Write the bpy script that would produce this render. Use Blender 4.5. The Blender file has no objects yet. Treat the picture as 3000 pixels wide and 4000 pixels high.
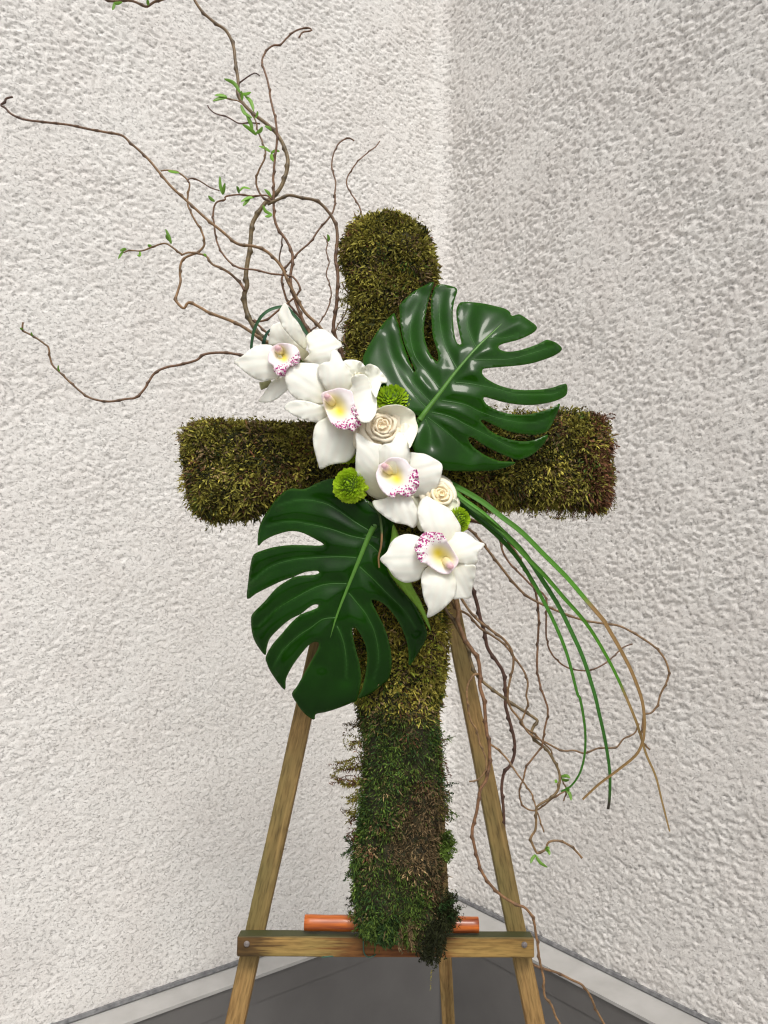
import bpy, bmesh, math, random
import numpy as np
from mathutils import Vector, Matrix, noise
from mathutils.geometry import delaunay_2d_cdt

random.seed(7)
rng = np.random.default_rng(7)
S = bpy.context.scene
COL = S.collection

# ------------------------------------------------------------------ camera, sky, sun, exposure
FPX = 3100.0                      # focal length in pixels of the 3000 x 4000 photograph
PHI = math.atan(188 / FPX)        # the phone looks up a little
CAM_Z = 1.35
cam_data = bpy.data.cameras.new('camera')
cam_data.sensor_fit = 'VERTICAL'
cam_data.sensor_height = 36.0
cam_data.lens = 36.0 * FPX / 4000.0
cam_data.clip_start = 0.02
cam_data.clip_end = 500
cam = bpy.data.objects.new('camera', cam_data)
cam.location = (0, 0, CAM_Z)
cam.rotation_euler = (math.pi / 2 + PHI, 0, 0)
COL.objects.link(cam)
S.camera = cam

SUN_EL, SUN_AZ = math.radians(54), math.radians(169)   # azimuth clockwise from +Y
world = bpy.data.worlds.new('World')
S.world = world
world.use_nodes = True
wn, wl = world.node_tree.nodes, world.node_tree.links
bg = wn['Background']
sky = wn.new('ShaderNodeTexSky')
sky.sky_type = 'NISHITA'
sky.sun_disc = False
sky.sun_elevation = SUN_EL
sky.sun_rotation = SUN_AZ
sky.air_density = 1.0
sky.dust_density = 6.0
sky.ozone_density = 1.0
hs = wn.new('ShaderNodeHueSaturation')
hs.inputs['Saturation'].default_value = 0.12          # overcast: a greyish white sky
wl.new(sky.outputs[0], hs.inputs['Color'])
wl.new(hs.outputs[0], bg.inputs['Color'])
bg.inputs['Strength'].default_value = 0.14

sun_data = bpy.data.lights.new('sun', 'SUN')
sun_data.energy = 1.25
sun_data.angle = math.radians(15)
sun_data.color = (1.0, 0.95, 0.875)
sun = bpy.data.objects.new('sun', sun_data)
sd = Vector((math.sin(SUN_AZ) * math.cos(SUN_EL), math.cos(SUN_AZ) * math.cos(SUN_EL), math.sin(SUN_EL)))
sun.rotation_euler = (-sd).to_track_quat('-Z', 'Y').to_euler()
sun.location = (0, -3, 5)
COL.objects.link(sun)

S.view_settings.view_transform = 'Standard'
S.view_settings.look = 'None'
S.view_settings.gamma = 1
S.view_settings.exposure = 0.08
S.view_settings.use_curve_mapping = False
S.render.engine = 'CYCLES'
S.cycles.use_denoising = True
S.cycles.denoising_prefilter = 'NONE'     # keep the grit of the plaster
S.cycles.filter_width = 1.25
S.cycles.max_bounces = 8

# ------------------------------------------------------------------ pixel -> place
FWD = np.array([0, math.cos(PHI), math.sin(PHI)])
UPV = np.array([0, -math.sin(PHI), math.cos(PHI)])
RGT = np.array([1.0, 0, 0])
EYE = np.array([0, 0, CAM_Z])
TILT = math.radians(6)            # cross and easel lean back
PN = np.array([0, -math.cos(TILT), math.sin(TILT)])   # out of the cross, towards the viewer
PU = np.array([0, math.sin(TILT), math.cos(TILT)])    # up along the cross


def rays(uv):
    uv = np.atleast_2d(np.asarray(uv, float))
    return FWD + (uv[:, :1] - 1500) / FPX * RGT + (2000 - uv[:, 1:2]) / FPX * UPV


def at_depth(u, v, y):
    d = rays([(u, v)])[0]
    return EYE + d * (y / d[1])


P0 = at_depth(1500, 3640, 0.95)   # a point of the cross' front plane


def PP(uv, off):
    """photo pixels -> points on the plane `off` metres in front of the cross' face"""
    d = rays(uv)
    k = ((P0 - EYE) @ PN + off) / (d @ PN)
    return EYE + d * np.asarray(k)[:, None]


def P1(u, v, off):
    return PP([(u, v)], np.array([off]))[0]


CROPS = dict(A=(0, 0, .60277), B=(600, 0, .60277), C=(0, 600, .60277), D=(700, 700, .48222), E=(1300, 1050, .60277),
             F=(900, 1150, .48222), G=(1250, 1650, .48222), H=(900, 1850, .60277), I=(1700, 1850, .60277),
             J=(1700, 2600, .60277), K=(1200, 2500, .48222), L=(850, 3300, .60277), M=(1600, 3300, .60277),
             N=(650, 1500, .48222), O=(1700, 1500, .48222), Q=(1300, 800, .30139), R=(1300, 3000, .31646), U=(0, 0, 1.0))


def T(s):
    """'D 10,20 30,40 B 5,6' -> photo pixels"""
    out, c = [], CROPS['U']
    for tok in s.split():
        if tok.isalpha():
            c = CROPS[tok]
        else:
            x, y = tok.split(',')
            out.append((c[0] + float(x) * c[2], c[1] + float(y) * c[2]))
    return np.array(out)


# ------------------------------------------------------------------ object helpers
def tag(o, label=None, cat=None, group=None, kind=None):
    if label: o['label'] = label
    if cat: o['category'] = cat
    if group: o['group'] = group
    if kind: o['kind'] = kind
    return o


def thing(name, loc, label, cat, group=None):
    o = bpy.data.objects.new(name, None)
    o.empty_display_size = 0.02
    o.location = loc
    COL.objects.link(o)
    return tag(o, label, cat, group)


def adopt(o, parent):
    """parent o without moving it (all parents are unrotated)"""
    if parent is not None:
        off = Vector(parent.location)
        p = parent.parent
        while p is not None:
            off = off + Vector(p.location)
            p = p.parent
        o.parent = parent
        o.matrix_parent_inverse = Matrix.Translation(-off)
    return o


def mesh_obj(name, verts, faces, mat, parent=None, smooth=True, col=None, attrs=None):
    me = bpy.data.meshes.new(name)
    verts = np.asarray(verts, np.float32)
    if isinstance(faces, np.ndarray):
        n, k = faces.shape
        me.vertices.add(len(verts))
        me.vertices.foreach_set('co', verts.ravel())
        me.loops.add(n * k)
        me.loops.foreach_set('vertex_index', faces.astype(np.int32).ravel())
        me.polygons.add(n)
        me.polygons.foreach_set('loop_start', np.arange(0, n * k, k, dtype=np.int32))
        me.update(calc_edges=True)
    else:
        me.from_pydata(verts.tolist(), [], faces)
    me.validate()
    if smooth:
        me.polygons.foreach_set('use_smooth', np.ones(len(me.polygons), bool))
    if col is not None:
        a = me.color_attributes.new('Col', 'FLOAT_COLOR', 'POINT')
        c = np.ones((len(verts), 4), np.float32)
        c[:, :3] = col
        a.data.foreach_set('color', c.ravel())
    for k_, v_ in (attrs or {}).items():
        a = me.attributes.new(k_, 'FLOAT', 'POINT')
        a.data.foreach_set('value', np.asarray(v_, np.float32))
    me.materials.append(mat)
    o = bpy.data.objects.new(name, me)
    COL.objects.link(o)
    return adopt(o, parent)


def catmull(p, n=8, closed=False):
    p = np.asarray(p, float)
    m = len(p)
    out = []
    rng_i = range(m if closed else m - 1)
    for i in rng_i:
        if closed:
            a, b, c, d = p[(i - 1) % m], p[i], p[(i + 1) % m], p[(i + 2) % m]
        else:
            a, b, c, d = p[max(i - 1, 0)], p[i], p[i + 1], p[min(i + 2, m - 1)]
        for t in np.linspace(0, 1, n, endpoint=False):
            out.append(.5 * ((2 * b) + (c - a) * t + (2 * a - 5 * b + 4 * c - d) * t * t + (3 * b - a - 3 * c + d) * t ** 3))
    if not closed:
        out.append(p[-1])
    return np.array(out)


def resample(p, step, closed=False):
    q = np.vstack([p, p[:1]]) if closed else p
    L = np.r_[0, np.cumsum(np.linalg.norm(np.diff(q, axis=0), axis=1))]
    n = max(int(round(L[-1] / step)), 3)
    t = np.linspace(0, L[-1], n + 1)
    if closed: t = t[:-1]
    return np.stack([np.interp(t, L, q[:, k]) for k in range(q.shape[1])], 1)


def dist_poly(pts, line, closed=False):
    q = np.vstack([line, line[:1]]) if closed else line
    best = np.full(len(pts), 1e9)
    for a, b in zip(q[:-1], q[1:]):
        ab = b - a
        t = np.clip(((pts - a) @ ab) / max(ab @ ab, 1e-9), 0, 1)
        best = np.minimum(best, np.linalg.norm(pts - a - t[:, None] * ab, axis=1))
    return best


def inside(pts, poly):
    x, y = pts[:, 0], pts[:, 1]
    c = np.zeros(len(pts), bool)
    for (x1, y1), (x2, y2) in zip(poly, np.roll(poly, -1, axis=0)):
        if y1 == y2: continue
        k = (y1 > y) != (y2 > y)
        c ^= k & (x < (x2 - x1) * (y - y1) / (y2 - y1) + x1)
    return c


def fill(outline, step, smooth=6):
    """closed outline in pixels -> (points, triangles, boundary mask, distance to the edge)"""
    b = resample(catmull(outline, smooth, True), step, True)
    lo, hi = b.min(0), b.max(0)
    g = step * 1.15
    xs = np.arange(lo[0], hi[0], g)
    ys = np.arange(lo[1], hi[1], g * .866)
    X, Y = np.meshgrid(xs, ys)
    X = X + (np.arange(len(ys)) % 2)[:, None] * g / 2
    q = np.stack([X.ravel(), Y.ravel()], 1)
    q = q[inside(q, b)]
    if len(q):
        q = q[dist_poly(q, b, True) > step * .55]
    n = len(b)
    pts = np.vstack([b, q]) if len(q) else b
    vs, es, fs, *_ = delaunay_2d_cdt([Vector(p) for p in pts], [(i, (i + 1) % n) for i in range(n)], [], 1, 1e-4)
    vs = np.array([tuple(v) for v in vs])
    fs = np.array([f for f in fs if len(f) == 3])
    cen = vs[fs].mean(1)
    fs = fs[inside(cen, b)]
    # camera-facing winding (pixels have v down)
    a, c, d = vs[fs[:, 0]], vs[fs[:, 1]], vs[fs[:, 2]]
    cr = (c[:, 0] - a[:, 0]) * (d[:, 1] - a[:, 1]) - (c[:, 1] - a[:, 1]) * (d[:, 0] - a[:, 0])
    fs[cr > 0] = fs[cr > 0][:, ::-1]
    dd = dist_poly(vs, b, True)
    return vs, fs, dd, b


def solid(o, th, offset=-1):
    m = o.modifiers.new('thickness', 'SOLIDIFY')
    m.thickness = th
    m.offset = offset
    return o


def frame_tube(pts, radii, seg=8, cap=True):
    pts = np.asarray(pts, float)
    n = len(pts)
    tan = np.gradient(pts, axis=0)
    tan /= np.linalg.norm(tan, axis=1)[:, None] + 1e-12
    ref = np.array([0, 0, 1.0]) if abs(tan[0][2]) < .9 else np.array([1.0, 0, 0])
    nrm = np.cross(tan[0], ref); nrm /= np.linalg.norm(nrm)
    V, Fc = [], []
    ang = np.linspace(0, 2 * math.pi, seg, endpoint=False)
    for i in range(n):
        nrm = nrm - tan[i] * (nrm @ tan[i]); nrm /= np.linalg.norm(nrm) + 1e-12
        bn = np.cross(tan[i], nrm)
        V.append(pts[i] + radii[i] * (np.cos(ang)[:, None] * nrm + np.sin(ang)[:, None] * bn))
    V = np.vstack(V)
    for i in range(n - 1):
        for j in range(seg):
            a, b = i * seg + j, i * seg + (j + 1) % seg
            Fc.append((a, b, b + seg, a + seg))
    if cap:
        Fc.append(tuple(range(seg))[::-1])
        Fc.append(tuple(range((n - 1) * seg, n * seg)))
    return V, Fc


def ribbon(pts, widths, normal, fold=0.0):
    """a long blade: left edge, keel, right edge"""
    pts = np.asarray(pts, float)
    tan = np.gradient(pts, axis=0)
    tan /= np.linalg.norm(tan, axis=1)[:, None] + 1e-12
    side = np.cross(tan, normal)
    side /= np.linalg.norm(side, axis=1)[:, None] + 1e-12
    nn = np.cross(side, tan)
    w = np.asarray(widths)[:, None] / 2
    V = np.stack([pts - side * w + nn * w * fold, pts, pts + side * w + nn * w * fold], 1).reshape(-1, 3)
    Fc = []
    for i in range(len(pts) - 1):
        a = i * 3
        Fc += [(a, a + 1, a + 4, a + 3), (a + 1, a + 2, a + 5, a + 4)]
    return V, Fc


# ------------------------------------------------------------------ materials
def mat_new(name):
    m = bpy.data.materials.new(name)
    m.use_nodes = True
    nt = m.node_tree
    return m, nt, nt.nodes['Principled BSDF'], nt.nodes['Material Output']


def N(nt, typ, **kw):
    n = nt.nodes.new(typ)
    for k, v in kw.items():
        if k in n.inputs: n.inputs[k].default_value = v
        else: setattr(n, k, v)
    return n


def noise_ramp(nt, scale, stops, detail=4, coord='Object', mapping=None, rough=.55):
    tc = N(nt, 'ShaderNodeTexCoord')
    src = tc.outputs[coord]
    if mapping:
        mp = N(nt, 'ShaderNodeMapping')
        mp.inputs['Scale'].default_value = mapping
        nt.links.new(src, mp.inputs['Vector']); src = mp.outputs[0]
    nz = N(nt, 'ShaderNodeTexNoise', Scale=scale, Detail=detail, Roughness=rough)
    nt.links.new(src, nz.inputs['Vector'])
    rp = N(nt, 'ShaderNodeValToRGB')
    el = rp.color_ramp.elements
    while len(el) < len(stops): el.new(.5)
    for e, (p, c) in zip(el, stops):
        e.position = p
        e.color = (*c, 1) if len(c) == 3 else c
    nt.links.new(nz.outputs['Fac'], rp.inputs['Fac'])
    return rp, nz, src


def mix(nt, a, b, fac, mode='MIX'):
    n = N(nt, 'ShaderNodeMix', data_type='RGBA', blend_type=mode)
    for sock, val in ((n.inputs[6], a), (n.inputs[7], b)):
        if hasattr(val, 'links'): nt.links.new(val, sock)
        else: sock.default_value = (*val, 1)
    if hasattr(fac, 'links'): nt.links.new(fac, n.inputs[0])
    else: n.inputs[0].default_value = fac
    return n.outputs[2]


def add_bump(nt, bs, height, strength, dist):
    b = N(nt, 'ShaderNodeBump', Strength=strength, Distance=dist)
    nt.links.new(height, b.inputs['Height'])
    nt.links.new(b.outputs[0], bs.inputs['Normal'])
    return b


def m_stucco(name, tint, bump):
    m, nt, bs, out = mat_new(name)
    rp, nz, src = noise_ramp(nt, 1.7, [(.3, tuple(c * .95 for c in tint)), (.7, tint)], 3)
    rp2, nz2, _ = noise_ramp(nt, 9, [(.35, (.95, .935, .93)), (.65, (1, 1, 1))], 3)
    c = mix(nt, rp.outputs[0], rp2.outputs[0], .8, 'MULTIPLY')
    rg, _, _ = noise_ramp(nt, 420, [(.36, (.80, .785, .77)), (.52, (1, 1, 1))], 2)      # sand grains
    c = mix(nt, c, rg.outputs[0], .75, 'MULTIPLY')
    nt.links.new(c, bs.inputs['Base Color'])
    bs.inputs['Roughness'].default_value = .85
    bs.inputs['Specular IOR Level'].default_value = .25
    fz = N(nt, 'ShaderNodeTexNoise', Scale=210, Detail=6, Roughness=.7, Distortion=.3)
    mp = N(nt, 'ShaderNodeMapping')
    mp.inputs['Scale'].default_value = (.8, .8, 1.35)
    nt.links.new(src, mp.inputs['Vector'])
    nt.links.new(mp.outputs[0], fz.inputs['Vector'])
    fr = N(nt, 'ShaderNodeValToRGB')                       # flat skin with small torn pits
    fr.color_ramp.interpolation = 'EASE'
    fr.color_ramp.elements[0].position = .30; fr.color_ramp.elements[1].position = .46
    nt.links.new(fz.outputs['Fac'], fr.inputs['Fac'])
    add_bump(nt, bs, fr.outputs[0], bump, .0022)
    return m


def m_plain(name, c1, c2, scale, rough, mapping=None, bump=0, spec=.5, bdist=.001, coat=0):
    m, nt, bs, out = mat_new(name)
    rp, nz, src = noise_ramp(nt, scale, [(.3, c1), (.7, c2)], 5, mapping=mapping)
    nt.links.new(rp.outputs[0], bs.inputs['Base Color'])
    bs.inputs['Roughness'].default_value = rough
    bs.inputs['Specular IOR Level'].default_value = spec
    bs.inputs['Coat Weight'].default_value = coat
    if bump: add_bump(nt, bs, nz.outputs['Fac'], bump, bdist)
    return m


def m_wood(name, dark, light, green, stain=None):
    m, nt, bs, out = mat_new(name)
    rp, nz, src = noise_ramp(nt, 60, [(.32, dark), (.5, light), (.68, dark), (.8, light)], 4, mapping=(1.6, 1.6, .05))
    rp2, nz2, _ = noise_ramp(nt, 11, [(.42, (0, 0, 0)), (.66, (1, 1, 1))], 4, mapping=(1, 1, .35))
    c = mix(nt, rp.outputs[0], green, rp2.outputs[0])
    rp3, nz3, _ = noise_ramp(nt, 420, [(.3, (.45, .42, .38)), (.55, (1, 1, 1))], 2, mapping=(1, 1, .12))
    c = mix(nt, c, rp3.outputs[0], .75, 'MULTIPLY')
    rp4, _, _ = noise_ramp(nt, 4.5, [(.30, (.42, .34, .28)), (.44, (1, 1, 1))], 3, mapping=(3, 3, 1))
    c = mix(nt, c, rp4.outputs[0], .8, 'MULTIPLY')
    if stain:                                                 # water and rust marks along the stick (its own Z)
        tc = N(nt, 'ShaderNodeTexCoord'); sz = N(nt, 'ShaderNodeSeparateXYZ')
        nt.links.new(tc.outputs['Object'], sz.inputs[0])
        wn_ = N(nt, 'ShaderNodeTexNoise', Scale=1.0, Detail=4)
        mpp = N(nt, 'ShaderNodeMapping'); mpp.inputs['Scale'].default_value = (260, 260, 14)
        nt.links.new(tc.outputs['Object'], mpp.inputs['Vector']); nt.links.new(mpp.outputs[0], wn_.inputs['Vector'])
        ma = N(nt, 'ShaderNodeMath', operation='MULTIPLY_ADD'); ma.inputs[1].default_value = .13; 
        nt.links.new(wn_.outputs['Fac'], ma.inputs[0]); nt.links.new(sz.outputs['Z'], ma.inputs[2])
        m2 = N(nt, 'ShaderNodeMapRange'); m2.inputs['From Min'].default_value = -.176 + .065; m2.inputs['From Max'].default_value = .176 + .065
        nt.links.new(ma.outputs[0], m2.inputs['Value'])
        rs = N(nt, 'ShaderNodeValToRGB')
        e = rs.color_ramp.elements
        while len(e) < len(stain): e.new(.5)
        for q_, (p_, c_) in zip(e, stain): q_.position = p_; q_.color = (*c_, 1)
        nt.links.new(m2.outputs[0], rs.inputs['Fac'])
        c = mix(nt, c, rs.outputs[0], 1.0, 'MULTIPLY')
    ge = N(nt, 'ShaderNodeNewGeometry')                       # algae on what lies face up
    sx = N(nt, 'ShaderNodeSeparateXYZ')
    nt.links.new(ge.outputs['Normal'], sx.inputs[0])
    mr = N(nt, 'ShaderNodeMapRange')
    mr.inputs['From Min'].default_value = .6; mr.inputs['From Max'].default_value = .9
    nt.links.new(sx.outputs['Z'], mr.inputs['Value'])
    c = mix(nt, c, (.050, .052, .018), mr.outputs[0])
    nt.links.new(c, bs.inputs['Base Color'])
    bs.inputs['Roughness'].default_value = .62
    bs.inputs['Specular IOR Level'].default_value = .3
    add_bump(nt, bs, nz.outputs['Fac'], .35, .0006)
    return m


def m_attr(name, rough, spec=.5, coat=0, trans=0, noise_amt=.25, noise_scale=220, bump=0, sss=0, coat_rough=.1):
    m, nt, bs, out = mat_new(name)
    at = N(nt, 'ShaderNodeAttribute', attribute_name='Col')
    c = at.outputs['Color']
    rp, nz, src = noise_ramp(nt, noise_scale, [(.3, (1 - noise_amt,) * 3), (.7, (1, 1, 1))], 4)
    c = mix(nt, c, rp.outputs[0], 1.0, 'MULTIPLY')
    nt.links.new(c, bs.inputs['Base Color'])
    bs.inputs['Roughness'].default_value = rough
    bs.inputs['Specular IOR Level'].default_value = spec
    bs.inputs['Coat Weight'].default_value = coat
    bs.inputs['Coat Roughness'].default_value = coat_rough
    if bump: add_bump(nt, bs, nz.outputs['Fac'], bump, .0006)
    if sss:
        bs.inputs['Subsurface Weight'].default_value = sss
        bs.inputs['Subsurface Radius'].default_value = (1.0, .75, .5)
        bs.inputs['Subsurface Scale'].default_value = .004
    if trans:
        tr = N(nt, 'ShaderNodeBsdfTranslucent')
        nt.links.new(c, tr.inputs['Color'])
        mx = N(nt, 'ShaderNodeMixShader')
        mx.inputs[0].default_value = trans
        nt.links.new(bs.outputs[0], mx.inputs[1])
        nt.links.new(tr.outputs[0], mx.inputs[2])
        nt.links.new(mx.outputs[0], out.inputs['Surface'])
    return m


def m_lip():
    m, nt, bs, out = mat_new('orchid_lip')
    at = N(nt, 'ShaderNodeAttribute', attribute_name='Col')
    sp = N(nt, 'ShaderNodeAttribute', attribute_name='spot')
    tc = N(nt, 'ShaderNodeTexCoord')
    vz = N(nt, 'ShaderNodeTexVoronoi', Scale=400.0, Randomness=1.0)
    nt.links.new(tc.outputs['Object'], vz.inputs['Vector'])
    th = N(nt, 'ShaderNodeMath', operation='MULTIPLY')
    th.inputs[1].default_value = .50
    nt.links.new(sp.outputs['Fac'], th.inputs[0])
    sub = N(nt, 'ShaderNodeMath', operation='SUBTRACT')
    nt.links.new(th.outputs[0], sub.inputs[0])
    nt.links.new(vz.outputs['Distance'], sub.inputs[1])
    mr = N(nt, 'ShaderNodeMapRange')
    mr.inputs['From Min'].default_value = -.03
    mr.inputs['From Max'].default_value = .05
    nt.links.new(sub.outputs[0], mr.inputs['Value'])
    c = mix(nt, at.outputs['Color'], (.44, .03, .22), mr.outputs[0])
    nt.links.new(c, bs.inputs['Base Color'])
    bs.inputs['Roughness'].default_value = .5
    bs.inputs['Specular IOR Level'].default_value = .3
    tr = N(nt, 'ShaderNodeBsdfTranslucent')
    nt.links.new(c, tr.inputs['Color'])
    mx = N(nt, 'ShaderNodeMixShader'); mx.inputs[0].default_value = .1
    nt.links.new(bs.outputs[0], mx.inputs[1]); nt.links.new(tr.outputs[0], mx.inputs[2])
    nt.links.new(mx.outputs[0], out.inputs['Surface'])
    return m


MAT = dict(
    stucco_a=m_stucco('pale_stucco', (.775, .757, .728), .8),
    stucco_b=m_stucco('rough_stucco', (.785, .763, .733), .85),
    ledge=m_plain('ledge_paint', (.34, .33, .315), (.43, .42, .405), 14, .45, bump=.1),
    plinth=m_plain('plinth_paint', (.115, .110, .106), (.140, .134, .129), 9, .5, bump=.05),
    seam=m_plain('seam_mastic', (.10, .10, .105), (.24, .24, .24), 90, .7, bump=.5),
    ground=m_plain('paving', (.27, .265, .255), (.36, .35, .34), 5, .8, bump=.2),
    wood=m_wood('treated_pine', (.13, .066, .020), (.35, .215, .078), (.17, .132, .045)),
    rail=m_wood('stained_pine', (.16, .085, .025), (.36, .235, .085), (.19, .165, .055), [(0, (.30, .24, .20)), (.07, (.34, .27, .22)), (.13, (1.1, 1.0, .9)), (.27, (1.1, 1, .9)), (.36, (.62, .36, .26)), (.52, (.72, .40, .28)), (.66, (.70, .36, .24)), (.74, (1.15, 1.05, .9)), (.93, (1.15, 1.0, .85)), (1, (.9, .8, .7))]),
    dowel=m_plain('orange_varnish', (.13, .016, .003), (.62, .150, .010), 120, .42, mapping=(.10, 1.6, 1.6), coat=.25, bump=.1),
    nail=m_plain('nail_steel', (.10, .085, .08), (.22, .19, .18), 500, .5, bump=.3),
    bark=m_attr('willow_bark', .5, .45, noise_amt=.5, noise_scale=260, bump=.5),
    shoot=m_attr('willow_leaf', .45, .4, trans=.3, noise_amt=.15),
    monstera=m_attr('monstera_blade', .5, .0, coat=.34, coat_rough=.11, trans=.04, noise_amt=.38, noise_scale=26),
    rib=m_attr('monstera_rib', .42, .3, coat=.1, noise_amt=.15),
    petal=m_attr('orchid_petal', .55, .22, trans=.12, sss=.12, noise_amt=.05, noise_scale=70),
    lip=m_lip(),
    column=m_attr('orchid_column', .4, .4, trans=.15, noise_amt=.08),
    rose=m_attr('rose_petal', .6, .18, trans=.05, sss=.0, noise_amt=.05, noise_scale=90),
    pom=m_attr('pom_floret', .5, .3, trans=.3, noise_amt=.12),
    grass=m_attr('grass_blade', .5, .2, coat=.0, trans=.12, noise_amt=.2, noise_scale=150),
    moss=m_attr('moss', .75, .2, trans=.15, noise_amt=.3, noise_scale=300),
    core=m_plain('moss_soil', (.016, .015, .007), (.045, .04, .016), 60, .95, bump=.6, bdist=.004),
    wire=m_plain('floral_wire', (.02, .07, .045), (.035, .10, .065), 80, .4),
)

# ------------------------------------------------------------------ setting: ground and the two walls
me = bpy.data.meshes.new('ground')
me.from_pydata([(-12, -14, 0), (12, -14, 0), (12, 6, 0), (-12, 6, 0)], [], [(0, 1, 2, 3)])
me.materials.append(MAT['ground'])
g = bpy.data.objects.new('ground', me); COL.objects.link(g); tag(g, kind='structure')

CORNER = at_depth(1740, 3482, 2.0)
ZL = float(CORNER[2])
AZL, AZR = math.radians(52.3), math.radians(142.3)
DIRL = np.array([-math.sin(AZL), -math.cos(AZL), 0])      # along the left wall, towards the viewer
DIRR = np.array([math.sin(AZR), math.cos(AZR), 0])
NL = DIRR.copy()                                          # the two walls are square to each other
NR = DIRL.copy()


def fft_noise(shape, cell, scale, seed, aniso=(1, 1)):
    r = np.random.default_rng(seed)
    fy = np.fft.fftfreq(shape[0])[:, None] / cell * aniso[0]
    fx = np.fft.rfftfreq(shape[1])[None] / cell * aniso[1]
    k = np.sqrt(fx * fx + fy * fy)
    k0 = 1 / scale
    amp = np.exp(-((k - k0) / (k0 * .55)) ** 2)
    z = np.fft.irfft2(np.fft.rfft2(r.standard_normal(shape)) * amp, s=shape)
    return z / z.std()


def band_noise(shape, cell, lo, hi, seed):
    r = np.random.default_rng(seed)
    fy = np.fft.fftfreq(shape[0])[:, None] / cell
    fx = np.fft.rfftfreq(shape[1])[None] / cell
    k = np.sqrt((fx * 1.25) ** 2 + (fy * .8) ** 2) + 1e-9      # trowelled sideways: lumps a little wider than tall
    amp = k ** -1.55 * np.exp(-(k * lo) ** 2 * .35) * (1 - np.exp(-(k * hi) ** 2))
    z = np.fft.irfft2(np.fft.rfft2(r.standard_normal(shape)) * amp, s=shape)
    return z / z.std()


def wall(name, d, nrm, length, zones, mat, label, rough, seed, ledge_w, other_w):
    t = thing(name, (float(CORNER[0] + d[0] * .6), float(CORNER[1] + d[1] * .6), 0), label, 'wall')
    cell = .0028
    top = 2.95
    nz = int((top - ZL) / cell)
    nx = int(length / cell)
    broad = band_noise((nz, nx), cell, .0030, .024, seed)
    fine = band_noise((nz, nx), cell, .006, .016, seed + 1)
    patch = fft_noise((nz, nx), cell, .30, seed + 3)
    knobs = np.tanh(1.9 * (broad + .95 + .35 * patch))                    # plateaus with pits between them
    h = .62 * knobs + .05 * np.abs(fft_noise((nz, nx), cell, .018, seed + 2)) + .16 * fine
    h = (h - h.mean()) / h.std() * .30 + .5
    zz = ZL + .004 + np.arange(nz) * cell
    rc = .045
    xx = np.arange(nx) * cell + rc * .2929 - .003
    amp = rough[0] + (rough[1] - rough[0]) * np.clip((zz - 0.7) / 1.6, 0, 1)
    hh = (h - .5) * amp[:, None]
    hh += np.where(xx < rc, rc - np.sqrt(np.maximum(rc * rc - (rc - np.minimum(xx, rc)) ** 2, 0)), 0)[None]      # the corner is trowelled round
    hh += .0005 * fft_noise((nz, nx), cell, .22, seed + 4)
    hh -= .004 * np.exp(-((zz - ZL) / .02) ** 2)[:, None] * .6
    pts = CORNER[None, None] + xx[None, :, None] * d + hh[..., None] * nrm
    pts[..., 2] = zz[:, None]
    idx = np.arange(nz * nx).reshape(nz, nx)
    f = np.stack([idx[:-1, :-1], idx[:-1, 1:], idx[1:, 1:], idx[1:, :-1]], -1).reshape(-1, 4)
    e1, e2 = d, np.array([0, 0, 1.0])
    if np.cross(e1, e2) @ nrm < 0: f = f[:, ::-1]
    mesh_obj('render_coat', pts.reshape(-1, 3), f, mat, t)

    def prism(nm, prof, m, s0=-.0, s1=3.2):
        """profile [(out from wall, z)] swept along the wall; ends mitred at the corner"""
        V, Fc = [], []
        n = len(prof)
        for s, mit in ((s0, True), (s1, False)):
            for o_, z_ in prof:
                q = CORNER + d * (s + (o_ * MITRE if mit else 0)) + nrm * o_
                V.append((q[0], q[1], z_))
        for i in range(n):
            j = (i + 1) % n
            Fc.append((i, j, n + j, n + i))
        Fc += [tuple(range(n))[::-1], tuple(range(n, 2 * n))]
        o = mesh_obj(nm, V, Fc, m, t, smooth=False)
        bm = bmesh.new(); bm.from_mesh(o.data); bmesh.ops.recalc_face_normals(bm, faces=bm.faces); bm.to_mesh(o.data); bm.free()
        return o
    MITRE = other_w / ledge_w
    prism('wall_core', [(-.16, 0), (-.012, 0), (-.012, 3.0), (-.16, 3.0)], mat)
    MITRE = other_w / ledge_w
    lw = ledge_w
    led = prism('ledge', [(-.01, ZL - .004), (lw, ZL - .007), (lw, ZL - .013), (-.01, ZL - .013)], MAT['ledge'])
    prism('seam', [(-.004, ZL - .002), (.0045, ZL - .002), (.003, ZL + .004), (-.004, ZL + .004)], MAT['seam'])
    prism('fascia', [(.0, ZL - .0135), (lw - .004, ZL - .0135), (lw - .004, ZL - .060), (.0, ZL - .060)], MAT['plinth'])
    prism('plinth', [(-.01, ZL - .0605), (lw - .0055, ZL - .0605), (lw - .0055, 0.0), (-.01, 0.0)], MAT['plinth'])
    return t


wall('stucco_wall', DIRL, NL, 1.24, None, MAT['stucco_a'],
     'bright smoother stucco wall that faces the easel squarely, behind the willow fan', (.0012, .0034), 11, .057, .072)
wall('stucco_wall', DIRR, NR, 1.04, None, MAT['stucco_b'],
     'darker coarse stucco wall seen at a slant behind the trailing grass blades', (.0030, .0042), 31, .072, .057)

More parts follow.
